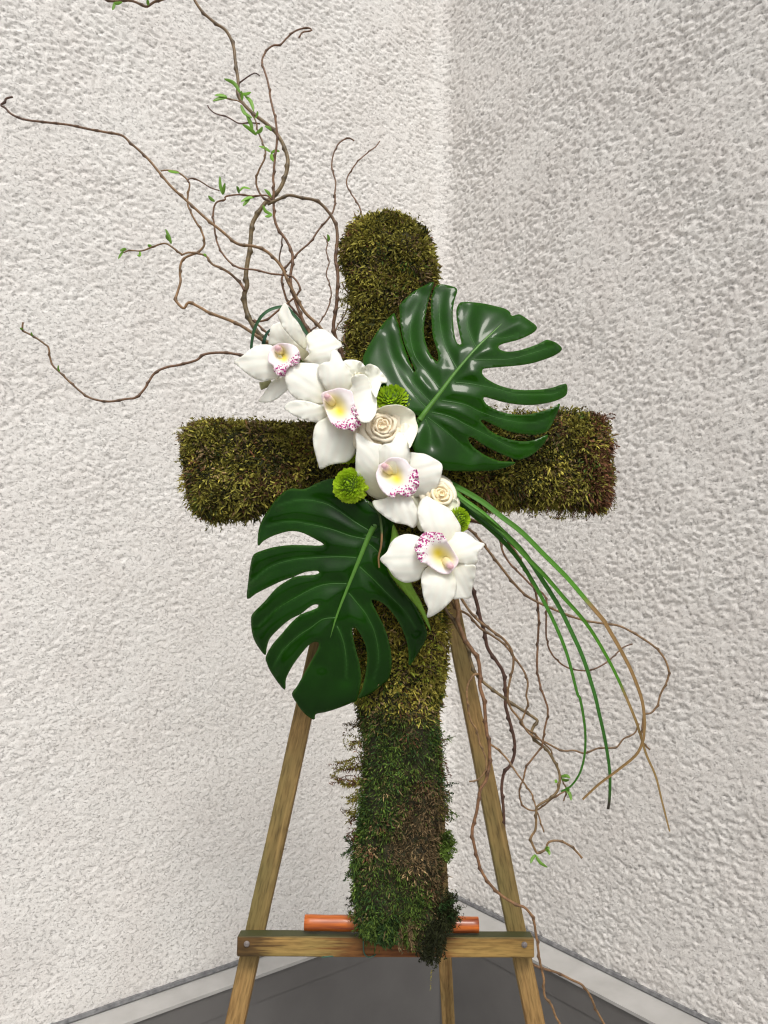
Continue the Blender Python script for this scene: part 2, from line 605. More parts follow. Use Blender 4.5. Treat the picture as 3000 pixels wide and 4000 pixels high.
# ------------------------------------------------------------------ easel
def beam(name, p0, p1, wdir, w, d, mat, parent, bev=.0012):
    """a squared stick from p0 to p1; its own Z runs along the grain"""
    p0, p1 = Vector(p0), Vector(p1)
    z = (p1 - p0).normalized()
    x = Vector(wdir); x = (x - z * x.dot(z)).normalized()
    y = z.cross(x)
    L = (p1 - p0).length
    bm = bmesh.new()
    bmesh.ops.create_cube(bm, size=1)
    bmesh.ops.scale(bm, vec=(w, d, L), verts=bm.verts)
    bmesh.ops.subdivide_edges(bm, edges=[e for e in bm.edges if abs(e.verts[0].co.z - e.verts[1].co.z) > L * .9], cuts=24)
    bmesh.ops.bevel(bm, geom=[e for e in bm.edges if len(e.link_faces) == 2 and e.calc_face_angle(0) > .5], offset=bev, segments=1, affect='EDGES')
    for v in bm.verts:
        n_ = noise.noise_vector(v.co * 9 + Vector((L * 31, w * 777, 0)))
        v.co += Vector((n_.x, n_.y, 0)) * .0009
    me = bpy.data.meshes.new(name); bm.to_mesh(me); bm.free()
    me.materials.append(mat)
    o = bpy.data.objects.new(name, me); COL.objects.link(o)
    M = Matrix((x, y, z)).transposed().to_4x4()
    M.translation = (p0 + p1) / 2
    adopt(o, parent)
    o.matrix_basis = M
    return o


def down_to(p, q, z):
    p, q = np.asarray(p), np.asarray(q)
    k = (z - p[2]) / (q[2] - p[2])
    return p + (q - p) * k


LEG_OFF = -.0665
easel_base = P1(1480, 3640, LEG_OFF)
easel = thing('easel', (float(easel_base[0]), float(easel_base[1]), 0),
              'three-legged easel of weathered greenish timber carrying the moss cross', 'easel')
la, lb = P1(1520, 1260, LEG_OFF), P1(1010, 3600, LEG_OFF)
lb = P1(1006, 3600, LEG_OFF)
leg_l_top = P1(1510, 1330, LEG_OFF)
beam('leg', leg_l_top, down_to(leg_l_top, lb, 0.0), (1, 0, 0), .0235, .018, MAT['wood'], easel)
ra, rb = P1(1552, 1330, LEG_OFF), P1(2014, 3620, LEG_OFF)
beam('leg', ra, down_to(ra, rb, 0.0), (1, 0, 0), .0225, .018, MAT['wood'], easel)
ba = P1(1640, 1800, -.098)
bb = at_depth(1751, 4000, 1.42)
beam('leg', ba, down_to(ba, bb, 0.0), (1, 0, 0), .0215, .018, MAT['wood'], easel)
beam('brace', P1(1395, 1800, -.084), P1(1665, 1800, -.084), PU, .026, .016, MAT['wood'], easel)
ra0, ra1 = P1(932, 3684, -.046), P1(2080, 3690, -.046)
rail = beam('rail', ra0, ra1, PN, .0225, .0228, MAT['rail'], easel)
rail['label'] = 'cross rail with rust-stained, algae-green timber'


def nail(u, v):
    c = P1(u, v, -.0346)
    ang = np.linspace(0, 2 * math.pi, 12, endpoint=False)
    V = []
    for r, o_ in ((.0034, -.004), (.0036, .0008), (.0029, .0017), (.0, .0019)):
        V += [c + r * (math.cos(a) * RGT + math.sin(a) * PU) + PN * o_ for a in ang]
    Fc = []
    for k in range(3):
        for j in range(12):
            a, b = k * 12 + j, k * 12 + (j + 1) % 12
            Fc.append((a, b, b + 12, a + 12))
    o = mesh_obj('nail', V, Fc, MAT['nail'])
    o.parent = rail
    o.matrix_parent_inverse = (Matrix.Translation(easel.location) @ rail.matrix_parent_inverse @ rail.matrix_basis).inverted()


nail(964, 3687); nail(2048, 3690)

# the varnished stick that carries the cross on the rail
da, db = P1(1190, 3604, -.0455), P1(1869, 3613, -.0455)
dv = db - da
pts = np.array([da + dv * t for t in np.linspace(0, 1, 30)])
rad = np.full(30, .0092)
rad += .0002 * np.sin(np.arange(30) * 1.3)
V, Fc = frame_tube(pts, rad, 20)
o = mesh_obj('dowel', V, Fc, MAT['dowel'])
tag(o, 'glossy orange varnished round stick lying on the easel rail', 'stick')
m_ = o.modifiers.new('edges', 'BEVEL'); m_.width = .0004; m_.limit_method = 'ANGLE'; m_.angle_limit = 1.0

# ------------------------------------------------------------------ moss cross
OUT = T('U 1345,1020 1352,950 1385,890 1440,856 1520,844 1590,858 1640,900 1676,970 1692,1060 1692,1150 1700,1300 1720,1500 1760,1640 '
        '1950,1640 2100,1628 2240,1624 2340,1640 2370,1720 2368,1800 2376,1880 2364,1950 2330,1974 2200,1968 2000,1972 1850,1985 1760,2030 '
        '1728,2200 1728,2420 1730,2560 1716,2700 1696,2790 1710,2900 1716,3050 1726,3180 1704,3260 1716,3400 1720,3500 1716,3600 1682,3648 '
        '1560,3664 1436,3650 1398,3560 1392,3420 1394,3300 1416,3160 1427,3000 1424,2860 1408,2760 1392,2600 1395,2300 1380,2080 1330,1985 '
        '1200,1972 1060,1970 980,2010 880,2014 790,2005 752,1950 735,1850 722,1740 735,1675 820,1655 1000,1665 1180,1662 1330,1655 '
        '1372,1560 1360,1420 1370,1300 1392,1200 1380,1120')
vs, fs, dd, bnd = fill(OUT, 15)
RE = 92.0
q = np.clip(dd / RE, 0, 1)
arc = np.sqrt(np.maximum(1 - (1 - q) ** 2, 0))
nzv = np.array([noise.noise(Vector((x * .012, y * .012, 3.1))) + .5 * noise.noise(Vector((x * .03, y * .03, 7.7))) for x, y in vs])
front = -.028 + .026 * arc + .0055 * nzv * arc
back = -.028 - .026 * arc
nb = len(vs)
Vf = PP(vs, front)
Vb = PP(vs, back)
isb = dd < 1e-3
bidx = np.arange(nb) + nb
bidx[isb] = np.arange(nb)[isb]
allv = np.vstack([Vf, Vb])
allf = np.vstack([fs, bidx[fs][:, ::-1]])
cross = thing('moss_cross', tuple(P1(1560, 3668, -.028)), 'tall cross covered in living moss, standing on the easel rail', 'cross')
mesh_obj('core', allv, allf, MAT['core'], cross)

PAL = dict(olive=(.225, .205, .038), gold=(.32, .275, .05), dark=(.036, .042, .012), green=(.085, .135, .022), deep=(.032, .070, .017),
           brown=(.135, .092, .045), rust=(.150, .068, .034), lime=(.24, .27, .035), tan=(.36, .25, .12))
PAL = {k: np.array(v) for k, v in PAL.items()}


def moss_weights(u, v, nz):
    """which kinds of moss were laid where on the cross (patches as wired on)"""
    W = {}
    sm = lambda x, a, b: np.clip((x - a) / (b - a), 0, 1)
    low = sm(v + nz * 90, 2720, 2900)
    yel = sm(v, 2150, 2350) * (1 - sm(v + nz * 80, 2600, 2820)) * (1 - .75 * sm(u + nz * 40, 1655, 1730) * sm(v, 2480, 2560))
    brn = low * sm(u + (nz * 60) - np.interp(v, [2900, 3100, 3200, 3350, 3500, 3650], [140, 60, 0, -10, 90, 110]), 1520, 1590) * sm(v + nz * 40, 3040, 3160) * (1 - .8 * sm(v + nz * 40, 3560, 3660) * (1 - sm(u, 1640, 1690)))
    red = sm(u + nz * 30, 2290, 2360) * sm(v, 1560, 1600) * (1 - sm(v, 2080, 2150))
    W['deep'] = low * (1 - brn) * 1.0
    W['green'] = low * (1 - brn) * .55 + .26
    W['brown'] = brn * 1.6 + .34 * (1 - low) + .08
    W['dark'] = .28 + .2 * low
    W['gold'] = yel * 1.5 + .14 * (1 - low)
    W['lime'] = yel * .55
    W['rust'] = red * 3.0 + .09
    W['olive'] = (1 - low) * (1 - yel) * 1.3 + .05
    W['tan'] = .012 * np.ones_like(u) + .03 * brn
    return W


def blades_mesh(name, root, direc, length, width, bend, col, parent, label=None):
    n = len(root)
    r1 = rng.standard_normal((n, 3))
    side = np.cross(direc, r1)
    side /= np.linalg.norm(side, axis=1)[:, None] + 1e-9
    w = width[:, None] / 2
    L = length[:, None]
    p1 = root + direc * L * .5 + bend * L * .12
    p2 = root + direc * L + bend * L * .45
    V = np.stack([root - side * w * .6, root + side * w * .6, p1 + side * w, p2, p1 - side * w], 1).reshape(-1, 3)
    i = np.arange(n)[:, None] * 5
    Fq = np.hstack([i, i + 1, i + 2, i + 4])
    Ft = np.hstack([i + 4, i + 2, i + 3])
    me = bpy.data.meshes.new(name)
    me.vertices.add(len(V)); me.vertices.foreach_set('co', V.astype(np.float32).ravel())
    loops = np.hstack([Fq, Ft]).astype(np.int32).ravel()
    me.loops.add(len(loops)); me.loops.foreach_set('vertex_index', loops)
    me.polygons.add(2 * n)
    st = (np.arange(n)[:, None] * 7 + np.array([0, 4])).astype(np.int32).ravel()
    me.polygons.foreach_set('loop_start', st)
    me.update(calc_edges=True)
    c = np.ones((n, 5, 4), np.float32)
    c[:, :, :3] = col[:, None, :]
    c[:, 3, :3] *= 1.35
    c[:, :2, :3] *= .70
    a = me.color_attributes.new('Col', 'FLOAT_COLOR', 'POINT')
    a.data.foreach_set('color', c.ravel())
    me.materials.append(MAT['moss'])
    o = bpy.data.objects.new(name, me); COL.objects.link(o)
    adopt(o, parent)
    o['kind'] = 'stuff'
    if label: o['label'] = label
    return o


def unit(a): return a / (np.linalg.norm(a, axis=1)[:, None] + 1e-9)


def sample_surface(V, Fi, n):
    a, b, c = V[Fi[:, 0]], V[Fi[:, 1]], V[Fi[:, 2]]
    nr = np.cross(b - a, c - a)
    ar = np.linalg.norm(nr, axis=1)
    k = rng.choice(len(Fi), n, p=ar / ar.sum())
    r1, r2 = np.sqrt(rng.random(n)), rng.random(n)
    w = np.stack([1 - r1, r1 * (1 - r2), r1 * r2], 1)
    return (a[k] * w[:, :1] + b[k] * w[:, 1:2] + c[k] * w[:, 2:]), unit(nr[k]), k, w


me_core = bpy.data.objects['core'].data
vn = np.zeros(len(me_core.vertices) * 3, np.float32)
me_core.vertices.foreach_get('normal', vn)
vn = vn.reshape(-1, 3)
if (vn[:nb] @ PN).mean() < 0: vn = -vn
keep = np.vstack([fs, bidx[fs][:, ::-1][(q[fs].mean(1) < .6)]])
NCL = 8200
cp, cn, ck, cw = sample_surface(allv, keep, NCL)
cn = unit((vn[keep[ck]] * cw[..., None]).sum(1))
ud = np.vstack([vs, vs])
cuv = (ud[keep[ck]] * cw[..., None]).sum(1)
cnz = np.array([noise.noise(Vector((x * .011, y * .011, 1.3))) for x, y in cuv]) * 1.6
WT = moss_weights(cuv[:, 0], cuv[:, 1], cnz)
names = list(WT)
WM = np.stack([WT[k] for k in names], 1)
# neighbouring tufts are of one kind: a slow noise decides within the weights
slow = np.array([.5 + .5 * noise.noise(Vector((x * .022, y * .022, 9.3))) * 1.5 for x, y in cuv])
pick = np.clip(slow * .55 + rng.random(NCL) * .65 - .1, 0, .999)
cum = np.cumsum(WM / WM.sum(1)[:, None], 1)
kind = np.minimum((pick[:, None] > cum).sum(1), len(names) - 1)
ccol = np.stack([PAL[names[k]] for k in kind])
ccol = ccol * np.exp(rng.normal(.12, .32, NCL))[:, None]
low = np.clip((cuv[:, 1] - 2700) / 150, 0, 1)
PER = 29
ci = np.repeat(np.arange(NCL), PER)
nB = len(ci)
spread = .0052 + .0025 * rng.random(nB)
off3 = rng.standard_normal((nB, 3)) * spread[:, None]
off3 -= cn[ci] * (off3 * cn[ci]).sum(1)[:, None]
lift = (rng.random(nB) ** 1.5) * .005 - .0025 + np.random.default_rng(5).normal(0, .0032, NCL)[ci]
root = cp[ci] + off3 + cn[ci] * lift[:, None]
ctilt = rng.standard_normal((NCL, 3)) * .75
clift = rng.normal(0, .0022, NCL)
direc = unit(cn[ci] * .75 + ctilt[ci] * .6 + unit(off3) * .75 + rng.standard_normal((nB, 3)) * .32 + np.array([0, 0, -.22]) * (1 + low[ci])[:, None])
length = (.0037 + .0033 * rng.random(nB)) * (1 - .25 * low[ci]) * np.exp(rng.normal(0, .18, NCL))[ci]
width = (.0018 + .0008 * rng.random(nB)) * (1 - .42 * low[ci])
bend = rng.standard_normal((nB, 3)) * .6 + np.array([0, 0, -.3])
bcol = ccol[ci] * np.exp(rng.normal(0, .25, nB))[:, None]
dead = rng.random(nB) < .007
bcol[dead] = PAL['tan'] * .8
length[dead] *= 1.5
mid = cuv[ci][:, 1]
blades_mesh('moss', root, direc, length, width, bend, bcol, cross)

# feathery strands that hang out of the sides, and clumps at the ends
SR, SD, SL, SW, SB, SC = [], [], [], [], [], []


def frond(pth, col, leaf=.0055, w=.0014, step=.0022, jit=.35):
    L = np.r_[0, np.cumsum(np.linalg.norm(np.diff(pth, axis=0), axis=1))]
    n = max(int(L[-1] / step), 3)
    t = np.linspace(0, L[-1], n)
    p = np.stack([np.interp(t, L, pth[:, k]) for k in range(3)], 1)
    tn = unit(np.gradient(p, axis=0))
    for s in (-1, 1, 0):
        r = rng.standard_normal((n, 3))
        sd = unit(np.cross(tn, PN + .5 * r)) * s
        SR.append(p); SD.append(unit(tn * .8 + sd * .9 + r * jit))
        SL.append(np.linspace(1.1, .55, n) * leaf * (.7 + .6 * rng.random(n))); SW.append(np.full(n, w))
        SB.append(rng.standard_normal((n, 3)) * .5 + np.array([0, 0, -.3]))
        SC.append(np.tile(col, (n, 1)) * np.exp(rng.normal(0, .25, n))[:, None])


def wisp(u0, v0, u1, v1, col, sag=0, n=1, spread=12, off=-.03, leaf=.0055, w=.0014):
    for _ in range(n):
        a = np.array([u0, v0]) + rng.normal(0, spread, 2)
        b = np.array([u1, v1]) + rng.normal(0, spread, 2)
        mdl = (a + b) / 2 + np.array([rng.normal(0, 7), sag + rng.normal(0, 11)])
        uv = catmull(np.array([a, mdl, b]), 6)
        o_ = np.linspace(off + .004, off + .004 + rng.normal(0, .008), len(uv))
        frond(PP(uv, o_), col * np.exp(rng.normal(0, .2)), leaf, w)


RU, OL, BR, GR, GO, DK, DP = (PAL[k] for k in ('rust', 'olive', 'brown', 'green', 'gold', 'dark', 'deep'))
for a in [(1420, 2850, 1350, 2846, BR, -8), (1420, 2890, 1345, 2898, OL, 6), (1415, 2920, 1350, 2912, RU, 0), (1415, 2950, 1335, 2970, OL, 8), (1420, 2990, 1300, 2990, OL, 14),
          (1415, 3000, 1310, 3015, RU, 8), (1410, 3030, 1345, 3055, GO, 14), (1405, 3040, 1296, 3050, RU, -6), (1400, 3060, 1300, 3030, GO, 22), (1400, 3080, 1352, 3110, OL, 10),
          (1400, 3120, 1352, 3140, GO, 12), (1400, 3170, 1346, 3175, BR, 4), (1395, 3150, 1350, 3190, OL, 6), (1392, 3200, 1366, 3215, RU, 4), (1388, 3250, 1362, 3275, RU, 10),
          (1385, 3290, 1345, 3280, DP, 12), (1385, 3310, 1340, 3330, DP, 14), (1385, 3370, 1355, 3400, GR, 8), (1385, 3430, 1358, 3425, DP, 10), (1385, 3500, 1355, 3530, DK, 6),
          (1380, 3570, 1368, 3560, GR, 8), (1720, 2900, 1742, 2890, GR, 0), (1730, 3090, 1760, 3080, DP, 6), (1735, 3110, 1762, 3120, GR, 4), (1725, 3160, 1752, 3180, GR, 6), (1720, 3190, 1756, 3183, GR, -8),
          (1725, 3420, 1742, 3412, BR, 6), (1720, 2960, 1742, 3040, RU, 0)]:
    wisp(*a[:4], a[4] * .8, *a[5:], n=3, spread=13, leaf=.0055, w=.0013)
# clump low on the right flank, and the dark one by the stick
for k in range(46):
    a = rng.uniform(-1.5, 1.5)
    wisp(1728 + rng.normal(0, 6), 3300 + rng.normal(0, 22), 1742 + 34 * math.cos(a), 3296 + 58 * math.sin(a) + 10, GR * rng.uniform(.7, 1.3), n=1, spread=4)
for k in range(50):
    a = rng.uniform(-1.3, 1.5)
    wisp(1725 + rng.normal(0, 8), 3560 + rng.normal(0, 40), 1745 + 40 * math.cos(a), 3560 + 75 * math.sin(a), (DK if k % 3 else DP) * .8, n=1, spread=6, sag=6, off=-.012)
for k in range(9):
    wisp(1750, 3560 + 8 * k, 1800 + rng.normal(0, 12), 3520 + 9 * k, DK * .6, spread=8, leaf=.003, w=.0008, off=-.012)
# the fringe that hangs over the rail
for k in range(120):
    u = rng.uniform(1420, 1740)
    end = np.interp(u, [1420, 1500, 1560, 1620, 1650, 1700, 1740], [3650, 3680, 3705, 3705, 3735, 3760, 3690]) + rng.normal(0, 9)
    c_ = DK * .55 if u > 1640 else (GR if rng.random() < .4 else (BR if u > 1560 else DP))
    wisp(u, 3600 + rng.normal(0, 10), u + rng.normal(0, 10), end, c_, spread=3, off=-.006, leaf=.006)
wisp(1680, 3745, 1686, 3790, DK * .7, spread=2, leaf=.003, w=.0008, off=-.006)
wisp(1686, 3788, 1683, 3866, GO * .8, spread=1, leaf=.0022, w=.0008, off=-.006)
# ragged ends of the arms
for k in range(26):
    u = rng.uniform(790, 980)
    wisp(u, 1990, u + rng.normal(-2, 14), 2030 + rng.normal(0, 9) + (22 if 810 < u < 850 else 0), OL * .75, spread=5)
for k in range(44):
    u = rng.uniform(2060, 2385)
    wisp(u, 1945, u + rng.normal(4, 14), 1995 + rng.normal(0, 10) + (14 if u > 2180 else -6), (OL if k % 3 else RU) * .8, spread=6, leaf=.0045)
for k in range(40):
    v = rng.uniform(1620, 1990)
    wisp(2340, v, 2385 + rng.normal(0, 10), v + rng.normal(8, 14), RU if rng.random() < .7 else OL, spread=6, leaf=.0045)
for a in [(2370, 1730, 2412, 1742, RU, -4), (2375, 1830, 2410, 1870, OL, 4), (2370, 1800, 2395, 1828, OL, 0), (2200, 1985, 2150, 2022, GO, 6), (2240, 1985, 2186, 2028, OL, 8), (2090, 1985, 2066, 2012, BR, 4),
          (2330, 1985, 2384, 1975, RU, 16), (1990, 1990, 1980, 2012, GO, 0), (930, 1660, 905, 1630, OL, -4), (1870, 1640, 1935, 1592, GO, -10), (2000, 1635, 2045, 1605, OL, -6), (1960, 1640, 1990, 1590, GO, -6)]:
    wisp(*a, n=2, spread=5)
# top limb: fronds standing off the outline, and the twiggy left flank
for k in range(70):
    i = rng.integers(0, len(bnd))
    if bnd[i][1] > 1300: continue
    cx = np.array([1520, 1080.])
    dvec = bnd[i] - cx; dvec /= np.linalg.norm(dvec)
    wisp(*(bnd[i] - dvec * 12), *(bnd[i] + dvec * rng.uniform(14, 34)), OL * rng.uniform(.8, 1.5), spread=4, leaf=.0048, w=.0017)
for k in range(44):
    v = rng.uniform(1130, 1420)
    wisp(1385, v, 1340 + rng.normal(0, 10), v + rng.normal(6, 16), (OL if k % 4 else BR), spread=6, leaf=.005)
# loose tufts all round the outline
seg = np.roll(bnd, -1, axis=0) - np.roll(bnd, 1, axis=0)
bn_ = np.stack([seg[:, 1], -seg[:, 0]], 1); bn_ /= np.linalg.norm(bn_, axis=1)[:, None] + 1e-9
if inside(bnd[:40] + bn_[:40] * 6, bnd).mean() > .5: bn_ = -bn_
for k in range(330):
    i = rng.integers(0, len(bnd))
    u_, v_ = bnd[i]
    c_ = OL if v_ < 2200 else (GO if v_ < 2740 else (GR if u_ < 1560 or rng.random() < .35 else BR))
    a_ = bnd[i] - bn_[i] * 14
    e_ = bnd[i] + bn_[i] * rng.gamma(2.2, 6.5) + rng.normal(0, 7, 2)
    wisp(*a_, *e_, c_ * rng.uniform(.6, 1.3), spread=4, sag=3, leaf=.0048, w=.0015)
blades_mesh('moss_strands', np.vstack(SR), np.vstack(SD), np.hstack(SL), np.hstack(SW), np.vstack(SB), np.vstack(SC), cross)

# ------------------------------------------------------------------ monstera leaves
def monstera(outline, rib, veins, label, base_off, hfun, tone, stalk):
    vs, fs, dd, b = fill(outline, 8.5, 4)
    ribl = catmull(rib, 8)
    vl = [catmull(v, 6) for v in veins]
    dr = dist_poly(vs, ribl)
    dv_ = np.min([dist_poly(vs, v) for v in vl] + [dr], axis=0)
    # signed side and position along the rib
    A, B = rib[0], rib[-1]
    ax = (B - A); Lr = np.linalg.norm(ax); ax = ax / Lr
    nx = np.array([-ax[1], ax[0]])
    t = ((vs - A) @ ax) / Lr
    s = ((vs - A) @ nx) / Lr

    def height(p, t, s, dv_, dr, dd):
        h = hfun(t, s)
        h = h + .0040 * (1 - np.exp(-(dv_ / 34.) ** 2)) + .0030 * (1 - np.exp(-(dr / 95.) ** 2))
        h = h - .0020 * np.exp(-(dd / 17.) ** 2)
        return h
    nz_ = np.array([noise.noise(Vector((x * .008, y * .008, 5.5))) for x, y in vs])
    off = height(vs, t, s, dv_, dr, dd) + .0024 * nz_
    V = PP(vs, off)
    vein_mask = np.exp(-(np.min([dist_poly(vs, v) for v in vl], axis=0) / 5.) ** 2)
    col = np.array(tone)[None] * np.exp(.18 * nz_)[:, None]
    edge = np.exp(-(dd / 3.5) ** 2)[:, None]
    col = col + edge * np.array([.02, .045, .008]) + vein_mask[:, None] * np.array([.012, .035, .008])
    t_ = thing('monstera_leaf', tuple(P1(rib[0][0], rib[0][1], base_off)), label, 'leaf', None)
    blade = mesh_obj('blade', V, fs, MAT['monstera'], t_, col=col)
    solid(blade, .0005)

    def surf(line, lift):
        d_e = dist_poly(line, b, True)
        tt = ((line - A) @ ax) / Lr
        ss = ((line - A) @ nx) / Lr
        dr_ = dist_poly(line, ribl)
        h = hfun(tt, ss) + .0030 * (1 - np.exp(-(dr_ / 95.) ** 2)) - .0020 * np.exp(-(d_e / 17.) ** 2)
        h = h + .0024 * np.array([noise.noise(Vector((x * .008, y * .008, 5.5))) for x, y in line])
        return PP(line, h + lift)
    p = surf(ribl, -.0014)
    V, Fc = frame_tube(p, np.linspace(.0040, .0008, len(p)), 10)
    mesh_obj('midrib', V, Fc, MAT['rib'], t_, col=np.tile((.080, .205, .026), (len(V), 1)))
    for v in vl:
        v2 = v[:int(len(v) * .92)]
        p = surf(v2, -.0003)
        V, Fc = frame_tube(p, np.linspace(.0009, .0003, len(p)), 6)
        mesh_obj('vein', V, Fc, MAT['rib'], t_, col=np.tile((.028, .098, .012), (len(V), 1)))
    sp = catmull(np.array([P1(*T(stalk[0])[0], stalk[1]), (P1(*T(stalk[0])[0], stalk[1]) + P1(rib[0][0], rib[0][1], base_off)) / 2 + PN * .006, surf(ribl[:1], .0)[0]]), 6)
    V, Fc = frame_tube(sp, np.full(len(sp), .0036), 10)
    mesh_obj('stalk', V, Fc, MAT['rib'], t_, col=np.tile((.07, .17, .03), (len(V), 1)))
    return t_


OUT_A = T('E 560,965 535,945 470,930 400,880 330,820 270,760 215,660 196,600 200,560 260,450 330,350 392,288 400,290 412,320 432,380 452,470 490,580 524,664 534,668 '
          '532,655 500,575 466,490 442,390 432,260 440,225 520,150 600,105 655,86 632,160 610,250 590,380 600,470 630,550 668,598 683,595 680,540 650,440 640,330 635,220 650,150 665,115 '
          '700,100 770,112 808,135 790,200 778,280 785,400 800,470 820,490 833,485 820,420 805,340 800,270 815,230 840,215 950,220 1050,240 1120,260 1150,282 1156,304 1190,298 1212,295 '
          '1260,325 1325,378 1290,420 1200,460 1120,480 1078,497 1074,514 1100,530 1150,537 1230,522 1330,487 1380,460 1410,464 1450,480 1487,520 1440,560 1350,595 1250,620 1100,635 988,645 '
          '968,660 975,690 1010,720 1080,755 1170,780 1280,785 1400,775 1480,750 1516,748 1520,800 1500,830 1430,860 1330,880 1230,882 1120,867 1020,840 987,832 975,842 1000,880 1060,915 '
          '1150,940 1250,945 1370,920 1440,890 1474,872 1450,950 1402,1038 1380,1058 1320,1076 1230,1070 1130,1050 1040,1010 980,980 958,984 980,1010 1020,1050 1100,1090 1200,1116 1300,1112 1394,1074 '
          '1370,1130 1300,1200 1205,1238 1130,1215 1040,1175 960,1130 900,1090 877,1096 890,1130 930,1170 1000,1215 1080,1245 1188,1255 1100,1295 1000,1310 850,1312 720,1302 620,1255 540,1200 512,1130 530,1060 556,1000')
RIB_A = T('E 560,985 620,902 700,800 800,668 930,518 1060,392 1150,308')
VEIN_A = [T('E ' + s) for s in ('612,910 540,830 440,700 380,560 350,440', '640,872 560,790 480,690 400,600', '695,780 600,660 530,560 500,420 520,300 570,170', '808,652 750,550 712,450 690,300 700,160',
          '930,512 890,430 870,340 890,260', '900,588 1000,592 1150,585 1300,545 1430,500', '790,738 900,748 1060,780 1200,815 1400,815 1490,790', '695,853 850,880 960,930 1100,975 1280,1000 1420,960',
          '635,930 760,960 880,1020 1020,1090 1180,1165 1300,1160', '612,962 700,1030 800,1110 900,1200', '600,975 630,1050 635,1130', '1010,450 1100,450 1200,425')]


def h_a(t, s):
    # s < 0: the upper-left half; it folds back towards the cross, the other half droops
    left = np.clip(-s, 0, None); right = np.clip(s, 0, None)
    h = .068 - .006 * t - .030 * np.clip(t - .45, 0, None) ** 2 * 2 - .020 * left ** 1.7 - .080 * left * np.clip(t + .18, 0, .8) - .05 * right ** 1.7
    return .026 + .5 * ((h - .026) + np.sqrt((h - .026) ** 2 + .00010))


monstera(OUT_A, RIB_A, VEIN_A, 'glossy dark green split leaf above the right moss arm, its midrib rising', .06, h_a, (.0108, .058, .0018), ('F 1440,1150', .0))

OUT_B = T('H 725,48 650,32 560,62 480,100 385,98 310,150 250,230 205,300 180,380 178,468 210,440 260,410 330,385 400,372 470,385 540,420 592,448 605,462 560,466 480,463 380,463 280,476 200,500 150,525 130,590 115,700 108,812 '
          '170,775 260,730 350,690 450,662 540,656 572,646 574,635 550,630 480,640 400,675 300,740 220,830 150,900 133,940 140,1030 165,1100 224,1178 235,1130 255,1070 310,1010 380,950 460,910 540,880 571,862 566,848 530,855 '
          '470,900 400,960 330,1040 270,1110 229,1186 236,1230 270,1300 350,1402 360,1330 400,1250 450,1180 500,1120 540,1092 568,1093 574,1106 560,1150 520,1220 470,1310 430,1380 398,1428 430,1490 480,1555 544,1597 552,1560 '
          '620,1545 700,1520 800,1480 822,1462 845,1350 840,1250 815,1150 792,1050 788,1010 797,1000 815,1003 852,1060 880,1130 886,1220 872,1320 852,1400 828,1456 900,1430 980,1372 1030,1320 1045,1230 1035,1120 1000,1000 960,920 917,832 '
          '924,818 980,835 1040,890 1100,980 1140,1080 1155,1160 1158,1248 1200,1190 1250,1110 1275,1040 1260,980 1210,870 1150,800 1090,735 1040,665 1015,590 1035,480 1060,380 1056,310 1010,240 900,180 800,100')
RIB_B = T('H 930,345 890,425 830,572 760,742 690,922 640,1092 600,1235')
VEIN_B = [T('H ' + s) for s in ('905,375 800,310 700,240 600,190 450,170 300,210', '880,425 780,405 650,360 520,330 380,310 240,340', '815,545 700,540 560,545 400,560 250,610 140,700', '755,715 650,715 560,735 430,800 300,880 180,990',
          '682,935 600,945 520,1000 430,1060 330,1160 280,1260', '895,455 950,500 990,560', '838,605 920,680 1010,770 1120,880 1200,1000', '768,775 830,850 890,930 940,1050 960,1200 930,1330',
          '692,990 730,1080 750,1200 750,1320', '870,400 930,410 1010,440')]


def h_b(t, s):
    left = np.clip(s, 0, None); right = np.clip(-s, 0, None)
    return .052 - .010 * t - .045 * np.clip(t - .5, 0, None) ** 2 - .06 * left ** 1.6 - .075 * right ** 1.5


monstera(OUT_B, RIB_B, VEIN_B, 'glossy dark green split leaf hanging down over the cross upright, below the left moss arm', .05, h_b, (.0070, .040, .0018), ('H 1100,260', .0))

# the pale leaf tucked between the lower split leaf and the lowest orchid
vs, fs, dd, b = fill(T('H 1058,330 1040,420 1012,560 1030,650 1110,750 1215,875 1262,960 1300,1024 1282,950 1235,830 1185,740 1165,680 1150,600 1110,450'), 7)
t = (vs[:, 1] - vs[:, 1].min()) / np.ptp(vs[:, 1])
lf = mesh_obj('leaf', PP(vs, .068 - .040 * t + .006 * (1 - np.exp(-(dd / 14) ** 2))), fs, MAT['shoot'], None,
              col=np.tile((.30, .56, .06), (len(vs), 1)) * (1 - .25 * np.exp(-(dd / 5) ** 2))[:, None])
solid(lf, .0006)
tag(lf, 'narrow pale green leaf under the lowest orchid, along the dark split leaf', 'leaf')

